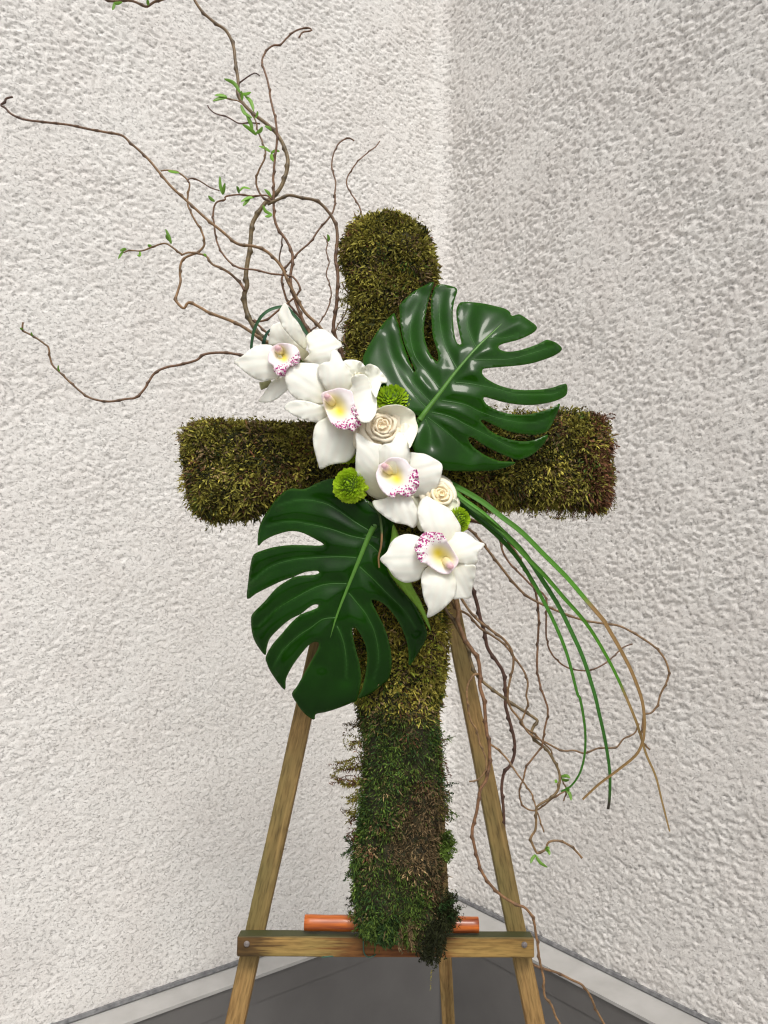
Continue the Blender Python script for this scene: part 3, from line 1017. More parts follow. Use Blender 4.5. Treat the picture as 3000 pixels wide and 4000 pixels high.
# ------------------------------------------------------------------ orchids
def petal(name, outline, base, tip, ob, ot, parent, bow=0, cup=0, col=(.92, .89, .80), blush=(.90, .84, .55), ripple=.0009, mat='petal', step=7, seed=0):
    vs, fs, dd, b = fill(outline, step)
    A, B = base, tip
    ax = B - A; L = np.linalg.norm(ax); ax = ax / L
    nx = np.array([-ax[1], ax[0]])
    t = ((vs - A) @ ax) / L
    s = ((vs - A) @ nx) / L
    tc = np.clip(t, -.3, 1.2)
    off = ob + (ot - ob) * tc + bow * 4 * tc * (1 - tc) + cup * (s * 2) ** 2
    nz_ = np.array([noise.noise(Vector((x * .016, y * .016, seed * 3.7))) for x, y in vs])
    ang = np.arctan2(vs[:, 1] - vs[:, 1].mean(), vs[:, 0] - vs[:, 0].mean())
    off = off + ripple * np.exp(-(dd / 16) ** 2) * np.sin(ang * 9 + seed) * .9 + .0016 * nz_
    # fine ridge along the middle
    off = off - .0010 * np.exp(-(s * L / 9) ** 2) * np.clip(t, 0, 1)
    w = np.exp(-(np.clip(t, 0, 1) / .28) ** 2)[:, None] * .7
    c = np.array(col)[None] * (1 - w) + np.array(blush)[None] * w
    c = c * (1 + .018 * np.sin(s / (.25 + .75 * np.clip(t, .05, 1) * (1.25 - np.clip(t, 0, 1))) * 26 + 1.5 * nz_))[:, None]
    off = off + .00012 * np.sin(s / (.25 + .75 * np.clip(t, .05, 1) * (1.25 - np.clip(t, 0, 1))) * 26)
    o = mesh_obj(name, PP(vs, off), fs, MAT[mat], parent, col=np.clip(c, 0, .9))
    solid(o, .0009)
    return o


def lip(outline, col_pt, front_pt, c, parent, seed, yellow_r=95):
    vs, fs, dd, b = fill(outline, 5)
    A, B = col_pt, front_pt
    ax = B - A; L = np.linalg.norm(ax); ax = ax / L
    nx = np.array([-ax[1], ax[0]])
    t = ((vs - A) @ ax) / L
    s = ((vs - A) @ nx) / L
    hollow = np.exp(-(((t - .30) / .30) ** 2 + (s / .24) ** 2))
    off = c + .020 - .016 * hollow + .006 * np.clip(t, 0, 1) - .018 * np.clip(t - .75, 0, None) ** 2 * 4
    ang = np.arctan2(vs[:, 1] - vs[:, 1].mean(), vs[:, 0] - vs[:, 0].mean())
    fr = np.clip((t - .45) / .3, 0, 1)
    off = off + fr * .0030 * np.exp(-(dd / 15) ** 2) * np.sin(ang * 17 + seed)
    off = off + .0012 * np.array([noise.noise(Vector((x * .03, y * .03, seed))) for x, y in vs])
    pink, white, yel, cream = (np.array(x) for x in ((.86, .74, .78), (.88, .835, .82), (.93, .72, .07), (.92, .80, .42)))
    col = white + (pink - white) * np.exp(-(dd / 14) ** 2)[:, None] * .9
    d_y = np.sqrt(((t - .47) * L) ** 2 + ((s * L) * 1.25) ** 2)
    d_t = np.sqrt(((t - .32) * L) ** 2 + ((s * L) * 1.3) ** 2)
    k = np.exp(-(d_t / (L * .30)) ** 4)[:, None]
    col = col * (1 - k) + cream * k
    k = np.exp(-(d_y / (L * .15)) ** 2)[:, None]
    col = col * (1 - k) + yel * k
    spot = np.clip((t - .50) / .2, 0, 1) * np.exp(-(dd / 46) ** 4) + .35 * np.clip((t - .35) / .3, 0, 1) * np.exp(-(dd / 22) ** 2)
    spot = spot + .55 * np.exp(-((s * L) / 6) ** 2) * np.clip((t - .62) / .1, 0, 1)
    spot = np.clip(spot, 0, 1) * (1 - np.exp(-(d_y / (L * .2)) ** 2))
    o = mesh_obj('lip', PP(vs, off), fs, MAT['lip'], parent, col=np.clip(col, 0, .88), attrs=dict(spot=spot))
    o['label'] = 'pinkish lip with yellow throat and magenta spots'
    solid(o, .0008)
    # twin yellow keels in the throat
    for sg in (-1, 1):
        ln = np.array([A + ax * L * tt + nx * sg * L * (.050 + .02 * abs(tt - .5)) for tt in np.linspace(.40, .66, 9)])
        tt = np.linspace(.40, .66, 9)
        hz = np.exp(-(((tt - .34) / .30) ** 2 + (.05 / .26) ** 2))
        p = PP(ln, c + .020 - .016 * hz + .006 * tt + .0030)
        V, Fc = frame_tube(p, .0031 * np.sin(np.linspace(.25, 2.9, 9)) + .0006, 8)
        mesh_obj('keel', V, Fc, MAT['column'], o, col=np.tile((.90, .66, .02), (len(V), 1)))
    # column arching over the throat, with its pink cap
    tt = np.linspace(.20, .0, 10)
    ln = np.array([A + ax * L * x for x in tt])
    p = PP(ln, np.interp(tt, [.0, .06, .12, .20], [c + .0205, c + .0195, c + .0145, c + .006]))
    rad = np.interp(tt, [.0, .04, .10, .20], [.0030, .0040, .0046, .0050])
    V, Fc = frame_tube(p, rad, 12)
    cc = np.repeat(np.clip((.10 - tt) / .06, 0, 1), 12)[:, None]
    mesh_obj('column', V, Fc, MAT['column'], parent, col=np.array((.92, .80, .48)) * (1 - cc) + np.array((.84, .60, .60)) * cc)
    cp_ = P1(*(A + ax * L * .012), c + .0222)
    bm = bmesh.new()
    bmesh.ops.create_uvsphere(bm, u_segments=12, v_segments=8, radius=1)
    for v in bm.verts:
        v.co = Vector(cp_) + Vector(RGT) * v.co.x * .0037 + Vector(PU) * v.co.y * .0034 + Vector(PN) * v.co.z * .0026
    me = bpy.data.meshes.new('anther_cap'); bm.to_mesh(me); bm.free()
    me.polygons.foreach_set('use_smooth', np.ones(len(me.polygons), bool))
    a = me.color_attributes.new('Col', 'FLOAT_COLOR', 'POINT')
    a.data.foreach_set('color', np.tile((.82, .52, .55, 1), (len(me.vertices), 1)).astype(np.float32).ravel())
    me.materials.append(MAT['column'])
    oo = bpy.data.objects.new('anther_cap', me); COL.objects.link(oo); adopt(oo, parent)


def stem_in(parent, uv, off, to=(0, 0), deep=-.02, r=.0032, col=(.16, .24, .05)):
    a = P1(uv[0], uv[1], off); b = P1(uv[0] + to[0], uv[1] + to[1], deep)
    p = catmull(np.array([a, (a + b) / 2 + PU * -.003, b]), 5)
    V, Fc = frame_tube(p, np.full(len(p), r), 8)
    mesh_obj('stem', V, Fc, MAT['rib'], parent, col=np.tile(col, (len(V), 1)))


def orchid(centre, c, label, petals, lip_o, lip_a, lip_b, seed, toward):
    ctr = T(centre)[0]
    t_ = thing('orchid', tuple(P1(ctr[0], ctr[1], c)), label, 'orchid', None)
    for k, (o_, tip, ob, ot, bow, cup) in enumerate(petals):
        petal('petal', T(o_), ctr, T(tip)[0], c + ob, c + ot, t_, bow, cup, seed=seed * 11 + k)
    lip(T(lip_o), T(lip_a)[0], T(lip_b)[0], c, t_, seed)
    stem_in(t_, ctr, c - .004, toward)
    return t_


o1 = orchid('F 520,500', .048, 'white orchid topmost in the spray, side-on under the green grass loop',
       [('F 440,68 402,120 385,180 400,220 425,270 475,330 530,390 580,432 612,448 618,400 612,350 582,290 555,240 512,190 490,150 462,95', 'F 440,70', .010, .030, .006, -.02),
        ('F 330,255 365,235 402,225 432,262 482,322 542,392 602,442 640,480 648,545 640,560 590,540 520,480 430,420 370,412 312,412 315,340 322,285', 'F 400,225', -.006, .006, .004, -.01),
        ('F 620,330 680,290 740,280 800,310 860,360 906,410 862,445 832,480 822,540 760,590 700,580 640,558 600,530 640,480 630,430 615,380', 'F 900,410', .0, .004, .008, -.012),
        ('F 28,540 80,510 140,460 210,415 280,405 345,418 400,470 430,540 420,620 392,682 330,692 270,705 200,685 130,640 70,590', 'F 28,540', .004, .006, .010, -.016),
        ('F 223,866 258,820 290,770 322,720 362,690 432,665 470,660 480,720 462,772 430,800 390,835 340,865 280,876', 'F 223,866', -.002, -.012, .006, .01)],
       'F 348,418 322,450 305,500 308,550 345,575 352,612 376,652 410,666 440,658 462,610 490,580 540,572 566,525 556,460 528,420 488,402 440,394 395,398', 'F 382,432', 'F 490,610', 1, (90, 40))
V, Fc = frame_tube(PP(T('F 335,712 300,726 266,738 243,742'), np.array([.036, .036, .037, .038])), np.array([.0040, .0042, .0045, .0052]), 12)
mesh_obj('stem', V, Fc, MAT['rib'], o1, col=np.tile((.40, .40, .20), (len(V), 1)))
orchid('F 860,860', .062, 'white orchid with spotted lip beside the cream rose, petals spread over the left moss arm',
       [('F 440,600 500,570 560,555 640,555 722,570 740,640 800,730 860,790 850,850 800,880 740,892 680,890 600,870 540,850 480,800 458,750 440,680', 'F 445,600', .0, .004, .008, -.014),
        ('F 812,468 850,448 882,482 912,540 952,590 982,650 1000,720 1000,800 950,840 880,850 800,800 750,735 715,670 704,610 720,572 770,545 806,540', 'F 845,450', .006, .014, .012, -.020),
        ('F 980,680 1040,650 1092,650 1130,700 1152,760 1182,830 1186,920 1170,980 1120,1032 1060,1030 1020,990 960,940 900,880 940,800 985,740', 'F 1150,760', .004, .012, .006, .010),
        ('F 433,920 460,880 520,858 600,860 680,880 745,902 800,900 850,940 850,1000 800,1032 750,1040 680,1035 600,1015 520,985 460,945', 'F 433,920', .0, .002, .008, -.014),
        ('F 700,1042 770,1000 830,960 900,950 970,1000 1020,1090 1026,1180 1020,1260 990,1320 940,1360 870,1370 800,1385 730,1416 710,1370 690,1300 672,1220 670,1130', 'F 740,1410', .0, -.006, .010, -.016)],
       'F 738,815 758,790 820,772 880,756 940,768 985,790 1000,850 1015,920 1040,980 1062,1050 1030,1080 1000,1112 960,1095 900,1092 850,1070 810,1032 780,960 755,890', 'F 780,822', 'F 1000,1090', 2, (120, 60))
orchid('G 590,430', .074, 'white orchid with spotted lip in mid spray, just below the cream rose',
       [('G 288,88 330,100 380,140 450,170 505,182 560,260 600,360 600,440 570,540 565,612 500,626 430,610 370,560 320,490 290,400 288,300 295,200', 'G 300,100', -.004, .004, .010, -.014),
        ('G 440,275 460,220 520,175 580,160 632,78 680,100 712,160 726,240 732,310 700,380 620,420 540,400 480,350 452,320', 'G 630,80', .006, .010, .012, -.018),
        ('G 724,244 790,248 850,255 920,290 988,340 985,420 965,490 930,560 880,590 800,602 740,602 660,540 620,460 660,360 720,300', 'G 985,340', -.002, .004, .008, -.012),
        ('G 425,640 480,625 540,610 580,560 640,540 700,570 742,610 772,670 800,740 796,800 760,856 700,830 600,810 520,760 450,700', 'G 760,850', -.002, .008, .012, -.010)],
       'G 478,345 520,322 560,290 620,280 690,300 722,340 746,365 790,392 802,470 802,512 770,572 722,602 680,597 622,578 600,606 560,600 500,550 465,480 454,420 470,375', 'G 520,350', 'G 735,580', 3, (60, 30))
orchid('G 1000,1090', .084, 'white orchid lowest in the spray, spotted lip turned upward',
       [('G 788,722 810,640 860,598 910,620 980,660 1050,700 1100,770 1135,830 1142,882 1120,960 1050,1040 960,1020 880,930 838,880 808,820 795,770', 'G 850,600', -.006, .000, .014, -.020),
        ('G 1040,930 1100,890 1160,888 1220,920 1270,960 1336,986 1300,1030 1276,1080 1276,1130 1232,1172 1160,1150 1090,1130 1020,1080 1010,1000', 'G 1335,985', .004, .004, .006, -.012),
        ('G 1020,1100 1110,1110 1180,1150 1256,1162 1252,1260 1232,1350 1220,1422 1140,1426 1078,1428 1060,1340 1020,1240 1000,1160', 'G 1190,1425', -.006, -.006, .008, .012),
        ('G 880,1165 930,1120 1000,1100 1060,1160 1100,1270 1109,1340 1082,1420 1030,1480 960,1540 870,1582 876,1510 845,1440 825,1340 820,1250 845,1195', 'G 880,1575', .002, .002, .014, -.020),
        ('G 486,1110 540,1050 570,980 620,930 690,905 760,910 822,935 880,980 940,1060 920,1140 862,1170 840,1200 820,1260 760,1290 680,1296 600,1250 550,1180', 'G 488,1110', .0, -.002, .012, -.016)],
       'G 835,898 880,888 950,890 1000,910 1030,960 1060,1010 1092,1060 1120,1110 1112,1150 1080,1190 1040,1226 980,1220 910,1180 860,1146 800,1122 785,1060 764,1015 790,955', 'G 1062,1168', 'G 835,930', 4, (-40, -60))

# ------------------------------------------------------------------ roses
def rose(centre, off, R, label, axis, n=17, H=.62, inner=(.97, .83, .60), outer=(.96, .88, .72), ruffle=0., cat='rose', name='rose', extra=(), seed=0):
    ctr = T(centre)[0]
    c = P1(ctr[0], ctr[1], off)
    t_ = thing(name, tuple(c), label, cat)
    zax = unit((PN + axis[0] * RGT + axis[1] * PU)[None])[0]
    xax = unit(np.cross(PU, zax)[None])[0]
    yax = np.cross(zax, xax)
    r_ = random.Random(seed)
    for k in range(n):
        qf = k / (n - 1)
        r = R * (.10 + .90 * qf ** 1.1) * r_.uniform(.94, 1.06)
        zr = R * H * (1 - .85 * qf ** 2 - .12 * (1 - qf) ** 3) * r_.uniform(.94, 1.06)
        zb = zr - R * (.30 + .45 * qf)
        hw = math.radians(100 - 28 * qf) * r_.uniform(.85, 1.1)
        th0 = k * 2.39996 + seed + r_.uniform(-.35, .35)
        ecc = r * r_.uniform(.02, .16)
        na, nbq = 17, 11
        V, Cc = [], []
        for i in range(nbq):
            b = i / (nbq - 1)
            for j in range(na):
                a = -1 + 2 * j / (na - 1)
                th = th0 + a * hw
                ed = abs(a) ** 2.6
                rr = r * (.66 + .34 * b ** 1.3) * (1 + .13 * a) - ecc * (1 - math.cos(a * hw)) + ecc * .5
                cu = max(0, (b - .74) / .26) ** 2
                rr += (R * .035 + r * .26 * qf) * cu * (1 - ed * .5)
                z = zb + (zr - zb) * b * (1 - .40 * ed) - R * (.05 + .20 * qf) * cu
                wob = noise.noise(Vector((math.cos(th) * 1.9, math.sin(th) * 1.9, k * 3.1 + seed)))
                rr += R * (.07 + ruffle * .5) * wob * b
                z += R * .05 * noise.noise(Vector((th * 2.3, k * 1.7, seed))) * b
                z += R * ruffle * b * math.sin(th * 11 + k) * .4
                V.append(c + xax * rr * math.cos(th) + yax * rr * math.sin(th) + zax * z)
                m = min(1, qf * 1.25)
                base = np.array(inner) * (1 - m) + np.array(outer) * m
                Cc.append(base * (1 - .10 * (1 - b)))
        Fc = [(i * na + j, i * na + j + 1, (i + 1) * na + j + 1, (i + 1) * na + j) for i in range(nbq - 1) for j in range(na - 1)]
        o = mesh_obj('petal', V, Fc, MAT['rose'], t_, col=np.array(Cc))
        solid(o, .0004, 0)
    hV, hF = [c + zax * R * H * .66], []                       # the closed heart behind the innermost rims
    for i in range(1, 7):
        rr = R * .80 * i / 6
        hV += [c + (xax * math.cos(a) + yax * math.sin(a)) * rr + zax * (R * H * (.66 - .62 * (i / 6) ** 1.7)) for a in np.linspace(0, 2 * math.pi, 24, endpoint=False)]
    hF += [(0, 1 + j, 1 + (j + 1) % 24) for j in range(24)]
    for i in range(5):
        for j in range(24):
            a, b = 1 + i * 24 + j, 1 + i * 24 + (j + 1) % 24
            hF.append((a, a + 24, b + 24, b))
    mesh_obj('heart', hV, hF, MAT['rose'], t_, col=np.tile(np.array(inner) * .97, (len(hV), 1)))
    for k, (o_, tip, ob, ot, bow, cup) in enumerate(extra):
        petal('petal', T(o_), ctr, T(tip)[0], off + ob, off + ot, t_, bow, cup, col=outer, blush=tuple(.5 * (a + b) for a, b in zip(inner, outer)), mat='rose', seed=seed + k, ripple=.0018 + .004 * ruffle)
    stem_in(t_, ctr, off - R * .4, (0, 20), col=(.07, .16, .04))
    return t_


rose('F 1242,1086', .069, .0300, 'cream rose opened wide at the heart, at the foot of the upper split leaf', (-.10, .05), n=17,
     extra=[('F 1180,960 1230,915 1300,900 1370,900 1432,920 1490,960 1503,1020 1521,1090 1490,1170 1452,1245 1436,1200 1380,1180 1300,1150 1230,1090', 'F 1500,1040', -.004, .002, .006, .012),
            ('F 1178,950 1190,885 1212,855 1262,848 1320,865 1355,905 1400,960 1300,1010 1220,1010', 'F 1260,850', -.012, -.008, .004, .004)], seed=2)
rose('F 1050,690', .060, .0205, 'ruffled ivory white bloom behind the second orchid, beside a green button flower', (.25, .25), n=15, inner=(.92, .88, .68), outer=(.93, .91, .79), ruffle=.10, name='rose',
     extra=[('F 912,548 960,528 1030,535 1072,560 1092,600 1100,660 1060,720 990,700 945,620', 'F 1000,530', .0, .012, .004, .006),
            ('F 1088,625 1095,578 1140,565 1192,590 1228,632 1266,682 1266,716 1225,722 1205,765 1182,835 1150,800 1110,740 1080,690', 'F 1240,650', .0, .008, .006, .006)], seed=5)
rose('G 965,600', .064, .0225, 'small ivory rose half hidden above the lowest orchid', (.25, .20), n=14, inner=(.96, .80, .50), outer=(.95, .89, .72),
     extra=[('G 975,480 1015,520 1055,590 1112,640 1128,690 1110,740 1060,720 1010,690 980,620', 'G 1120,690', -.006, -.004, .006, .008),
            ('G 735,612 780,598 840,600 880,590 900,640 850,760 835,882 790,850 770,740', 'G 800,860', -.008, -.010, .006, .006)], seed=8)

# ------------------------------------------------------------------ green button chrysanthemums
def floret_mesh():
    V, Fc = [], []
    L, W = 1.0, .54
    for i, (x, w, z) in enumerate([(0, .5, 0), (.35, .8, .05), (.7, 1.0, .22), (.92, .7, .45), (1.0, .12, .58)]):
        V += [(-W * w / 2, x * L, z + .10 * w), (0, x * L, z - .04), (W * w / 2, x * L, z + .10 * w)]
    for i in range(4):
        a = i * 3
        Fc += [(a, a + 1, a + 4, a + 3), (a + 1, a + 2, a + 5, a + 4)]
    out = []
    for nm, c in (('in', (.38, .60, .02)), ('mid', (.50, .72, .03)), ('out', (.60, .80, .05))):
        me = bpy.data.meshes.new('floret')
        me.from_pydata(V, [], Fc)
        me.polygons.foreach_set('use_smooth', np.ones(len(me.polygons), bool))
        a = me.color_attributes.new('Col', 'FLOAT_COLOR', 'POINT')
        cc = np.ones((len(V), 4), np.float32)
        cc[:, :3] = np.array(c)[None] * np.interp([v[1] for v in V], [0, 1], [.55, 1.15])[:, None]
        a.data.foreach_set('color', cc.ravel())
        me.materials.append(MAT['pom'])
        out.append(me)
    return out


FLO = floret_mesh()


def pom(centre, off, Rx, label, axis, n=205, seed=0):
    """Rx in photo pixels"""
    ctr = T(centre)[0]
    c = P1(ctr[0], ctr[1], off)
    R = Rx * (np.linalg.norm(c - EYE)) / FPX
    t_ = thing('button_chrysanthemum', tuple(c), label, 'flower', None)
    zax = unit((PN + axis[0] * RGT + axis[1] * PU)[None])[0]
    xax = unit(np.cross(PU, zax)[None])[0]; yax = np.cross(zax, xax)
    bm = bmesh.new(); bmesh.ops.create_uvsphere(bm, u_segments=16, v_segments=10, radius=R * .72)
    me = bpy.data.meshes.new('heart'); bm.to_mesh(me); bm.free()
    a = me.color_attributes.new('Col', 'FLOAT_COLOR', 'POINT')
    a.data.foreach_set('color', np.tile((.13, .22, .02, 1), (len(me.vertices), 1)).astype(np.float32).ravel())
    me.materials.append(MAT['pom'])
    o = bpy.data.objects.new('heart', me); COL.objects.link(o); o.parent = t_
    r_ = random.Random(seed)
    for k in range(n):
        f = (k + .5) / n
        el = math.acos(1 - f * 1.30)             # 0 at the pole
        az = k * 2.39996
        nrm = xax * math.sin(el) * math.cos(az) + yax * math.sin(el) * math.sin(az) + zax * math.cos(el)
        outw = xax * math.cos(el) * math.cos(az) + yax * math.cos(el) * math.sin(az) - zax * math.sin(el)
        lean = .15 + .55 * f
        dirv = unit((nrm * 1.0 + outw * lean + np.array([r_.gauss(0, .17) for _ in range(3)]))[None])[0]
        up = unit((-outw - dirv * (-outw @ dirv))[None])[0]
        sx = np.cross(dirv, up)
        sz = R * (.26 + .22 * f) * r_.uniform(.9, 1.1)
        base = nrm * R * .66
        M = Matrix(((sx[0] * sz, dirv[0] * sz, up[0] * sz, base[0]), (sx[1] * sz, dirv[1] * sz, up[1] * sz, base[1]),
                    (sx[2] * sz, dirv[2] * sz, up[2] * sz, base[2]), (0, 0, 0, 1)))
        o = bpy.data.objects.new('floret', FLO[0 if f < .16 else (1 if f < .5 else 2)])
        COL.objects.link(o); o.parent = t_; o.matrix_basis = M
    stem_in(t_, ctr, off - R * .6, (10, 0), col=(.10, .2, .04))
    return t_


pom('F 1310,862', .064, 63, 'green button chrysanthemum tucked between ivory bloom and cream rose', (.0, .55), seed=1)
pom('G 245,512', .062, 62, 'green button chrysanthemum standing alone left of the spray, over the lower split leaf', (-.25, -.05), seed=2)
pom('G 1115,790', .060, 47, 'green button chrysanthemum peeping out beside the small ivory rose', (.6, .0), seed=3)
pom('F 945,1265', .022, 46, 'green button chrysanthemum nearly hidden behind the second orchid', (.2, 0), n=120, seed=4)

# ------------------------------------------------------------------ willow
TAN, BRN, DBR, OLV, GRN = np.array((.29, .165, .070)), np.array((.150, .074, .034)), np.array((.080, .038, .025)), np.array((.19, .130, .055)), np.array((.058, .060, .020))


def willow(parent, path, o0, o1, r0, r1, c0, c1, name, wob=.010, seed=0, nodes=True, cend=None, fade=.25):
    r_ = np.random.default_rng(seed + 100)
    uv = catmull(T(path), 7)
    L = np.r_[0, np.cumsum(np.linalg.norm(np.diff(uv, axis=0), axis=1))]
    n = max(int(L[-1] / 7), 6)
    t = np.linspace(0, L[-1], n)
    uv = np.stack([np.interp(t, L, uv[:, k]) for k in (0, 1)], 1)
    f = t / L[-1]
    ph = r_.uniform(0, 6.28, 3)
    off = o0 + (o1 - o0) * f + wob * f ** .5 * (np.sin(f * 5 + ph[0]) * .7 + np.sin(f * 11 + ph[1]) * .35)
    P = PP(uv, off)
    rad = r0 + (r1 - r0) * f ** .8
    knob = np.zeros(n)
    if nodes:
        k = 6
        while k < n - 4:
            knob[k] = 1
            k += int(r_.integers(7, 17))
        kb = np.convolve(knob, [.35, 1, .5], 'same')
        rad = rad * (1 + .42 * kb)
        P = P + np.convolve(knob * r_.choice([-1, 1], n), [.3, 1, .3], 'same')[:, None] * RGT * .0011
    V, Fc = frame_tube(P, rad, 9)
    fc = np.clip(f / max(fade, 1e-3), 0, 1)[:, None]
    col = c0 * (1 - fc) + c1 * fc
    if cend is not None:
        fe = np.clip((f - .6) / .4, 0, 1)[:, None]
        col = col * (1 - fe) + cend * fe
    lowf = np.array([noise.noise(Vector((x * 6, seed * 1.7, .3))) for x in f * 8])[:, None]
    col = col * np.exp(.35 * lowf)
    if nodes: col = col * (1 - .45 * np.convolve(knob, [.5, 1, .5], 'same')[:, None])
    col = np.repeat(col, 9, axis=0)
    return mesh_obj(name, V, Fc, MAT['bark'], parent, col=np.clip(col, .008, .6)), P


def shoot_leaf(parent, path, off, w=.0042, o1=None):
    uv = catmull(T(path), 6)
    f = np.linspace(0, 1, len(uv))
    P = PP(uv, off + ((o1 if o1 is not None else .006) * f))
    wd = w * np.sin(np.clip(f * .92 + .06, 0, 1) * math.pi) ** .75
    V, Fc = ribbon(P, wd, PN + .5 * np.array([random.gauss(0, .6), 0, random.gauss(0, .6)]), .35)
    c = np.array((.21, .43, .05)) * random.uniform(.75, 1.2)
    o = mesh_obj('leaf', V, Fc, MAT['shoot'], parent, col=np.tile(c, (len(V), 1)))
    solid(o, .0003)


HUB = 'U 1430,1640 1380,1540 '
def wthing(path, label, off):
    p = T(path)
    return thing('willow_branch', tuple(P1(p[0][0], p[0][1], off)), label, 'branch')


UP = 'upper'
# 1 the long arm to the left
w = wthing(HUB, 'longest bare curly willow branch, sweeping out to a hooked tip over the smoother wall', -.01)
s = HUB + 'U 1300,1360 D 1140,1198 1030,1092 970,1000 930,920 880,830 845,740 790,660 700,580 600,542 A 1540,1580 1440,1500 1340,1420 1220,1310 1110,1210 1035,1120 950,1020 850,930 790,878 690,858 580,838 450,810 320,795 160,775 75,740 35,700 5,682 26,664 40,640 58,634 82,628'
willow(w, s, -.01, .035, .0024, .00135, OLV, TAN * .85, 'stem', seed=1, cend=DBR * 1.5)
# 2 low left, doubling back up
w = wthing(HUB, 'stout curly willow branch that doubles back upward, with a leafy side twig', -.01)
s = HUB + 'U 1200,1450 D 800,1350 690,1312 600,1250 500,1185 400,1140 240,1080 180,1045 80,1000 40,1045 0,1018 C 1140,945 1150,900 1170,830 1165,760 1180,692 1220,665 1280,640 1318,605 1325,560 1300,490 1285,468 1240,390 1215,320 1222,250 1228,195 1200,155 1150,120 1090,108 1042,112'
willow(w, s, -.01, .010, .0031, .00105, OLV * .8, TAN, 'stem', seed=2, fade=.5)
willow(w, 'C 1225,190 1215,172 1245,160 1290,175 1360,218 1422,240', .012, .020, .0011, .0008, BRN, BRN, 'twig', seed=21)
for p in ('A 1090,1108 1125,1116 1162,1122', 'A 1445,1262 1428,1210 1425,1142', 'A 1447,1258 1450,1225 1458,1186'): shoot_leaf(w, p, .014)
# 3 the wide loop
w = wthing(HUB, 'thin willow branch making a wide open loop, small shoots along its top', -.012)
s = HUB + 'U 1180,1420 D 640,1180 600,1142 650,1152 720,1130 800,1065 890,995 955,935 975,870 930,800 880,780 740,765 620,735 500,722 420,680 350,600 300,490 285,380 275,270 300,190 370,166 378,140 490,125 600,138 700,130 748,160'
willow(w, s, -.012, .022, .0017, .0011, BRN, BRN * 1.3, 'stem', seed=3)
for p in ('A 1392,1305 1370,1292 1350,1268', 'A 1550,1255 1545,1228 1534,1205', 'A 1552,1240 1580,1218 1622,1225', 'A 1650,1278 1605,1285 1562,1308', 'A 1620,1285 1595,1310 1575,1335', 'D 745,150 720,110 690,82', 'D 752,285 700,260 680,210', 'D 752,285 725,300 695,304'): shoot_leaf(w, p, .02)
# 4 main thick stem, running out of the top of the picture
w = wthing(HUB, 'thickest willow branch, dark green at its foot, tallest of the fan', -.015)
s = HUB + 'U 1150,1440 D 760,1370 700,1320 620,1220 565,1120 535,1030 528,930 550,860 540,780 550,690 570,580 580,470 590,370 630,290 700,190 B 790,1262 840,1180 870,1060 850,960 800,870 740,810 650,740 580,670 545,610 548,530 530,400 515,290 470,200 400,150 320,80 265,0 235,-70 A 1190,-40 1120,-20 1040,0 1000,12 955,42 930,38 850,5 740,8 690,0 640,-25'
willow(w, s, -.015, -.03, .0042, .0016, GRN, OLV, 'stem', seed=4, cend=BRN, fade=.3)
willow(w, 'D 530,905 500,850 420,770 340,720 270,690 220,625 140,600 70,595 20,615 C 1180,655 1120,610 1070,582 1000,600 920,630 840,628 800,642', -.004, .012, .0019, .0009, BRN, TAN * .8, 'twig', seed=41)
willow(w, 'B 555,538 600,505 640,480 662,474 686,490', -.02, -.01, .0012, .0008, BRN, DBR, 'twig', seed=42, nodes=False)
for p in ('C 1110,585 1095,540 1073,488', 'C 1105,570 1085,545 1078,525', 'C 800,630 785,655 768,682', 'C 820,620 800,622 778,632', 'C 905,632 908,660 890,660', 'C 985,602 970,598 958,590', 'C 1345,668 1330,660 1318,650',
          'A 742,18 738,45 730,66', 'A 735,20 765,22 792,14', 'A 960,35 958,15 955,-5'): shoot_leaf(w, p, .0)
# 5 central stem with a crook at the end
w = wthing(HUB, 'upright willow branch ending in a small bent-over crook', -.008)
s = HUB + 'U 1260,1380 D 1055,1245 1000,1140 950,1010 915,900 900,800 915,690 915,600 870,500 800,400 770,310 765,200 765,100 B 780,1200 775,1160 785,1040 800,900 790,780 760,650 740,530 710,430 705,380 740,320 780,293 820,290 870,240 920,200 990,180 1025,192 1010,202 965,210 942,245'
willow(w, s, -.008, .03, .0026, .0011, OLV * .8, BRN * 1.3, 'stem', seed=5)
# 6 crossing to the right
w = wthing(HUB, 'willow branch curving through the fan to a drooping tip left of the moss top', -.02)
s = HUB + 'U 1240,1330 D 975,1115 930,1060 880,1000 850,910 830,830 850,740 900,670 970,590 1060,510 1130,410 1200,330 1250,250 1265,120 B 1170,1280 1180,1180 1155,1090 1165,1000 1200,930 1260,895 1300,912'
willow(w, s, -.02, -.005, .0020, .0010, DBR * 1.6, BRN * 1.2, 'stem', seed=6)
willow(w, 'D 870,752 830,700 812,640 825,560 835,460', -.02, -.008, .0012, .0009, BRN, BRN, 'twig', seed=61)
# 7 the arch
w = wthing(HUB, 'willow branch arching over from the moss upright to the knot of stems', -.03)
s = HUB + 'U 1350,1420 D 1270,1290 1250,1180 1270,1060 1280,900 1285,780 1265,640 1280,500 1275,400 1240,310 1170,220 1100,170 990,150 890,130 800,165 715,205'
willow(w, s, -.02, .008, .0027, .0019, DBR * 1.4, BRN, 'stem', seed=7, cend=OLV * .8)
# 8
w = wthing(HUB, 'fine wavy willow twig with one bud leaf, close beside the arching branch', -.02)
s = HUB + 'U 1190,1310 D 1060,1230 1130,1170 1190,1080 1230,960 1220,850 1190,770 1215,670 1190,580 1205,510 1170,458'
willow(w, s, -.02, -.01, .0012, .0008, TAN * .8, BRN * 1.2, 'stem', seed=8)
shoot_leaf(w, 'D 1205,505 1212,480 1202,446', -.012)
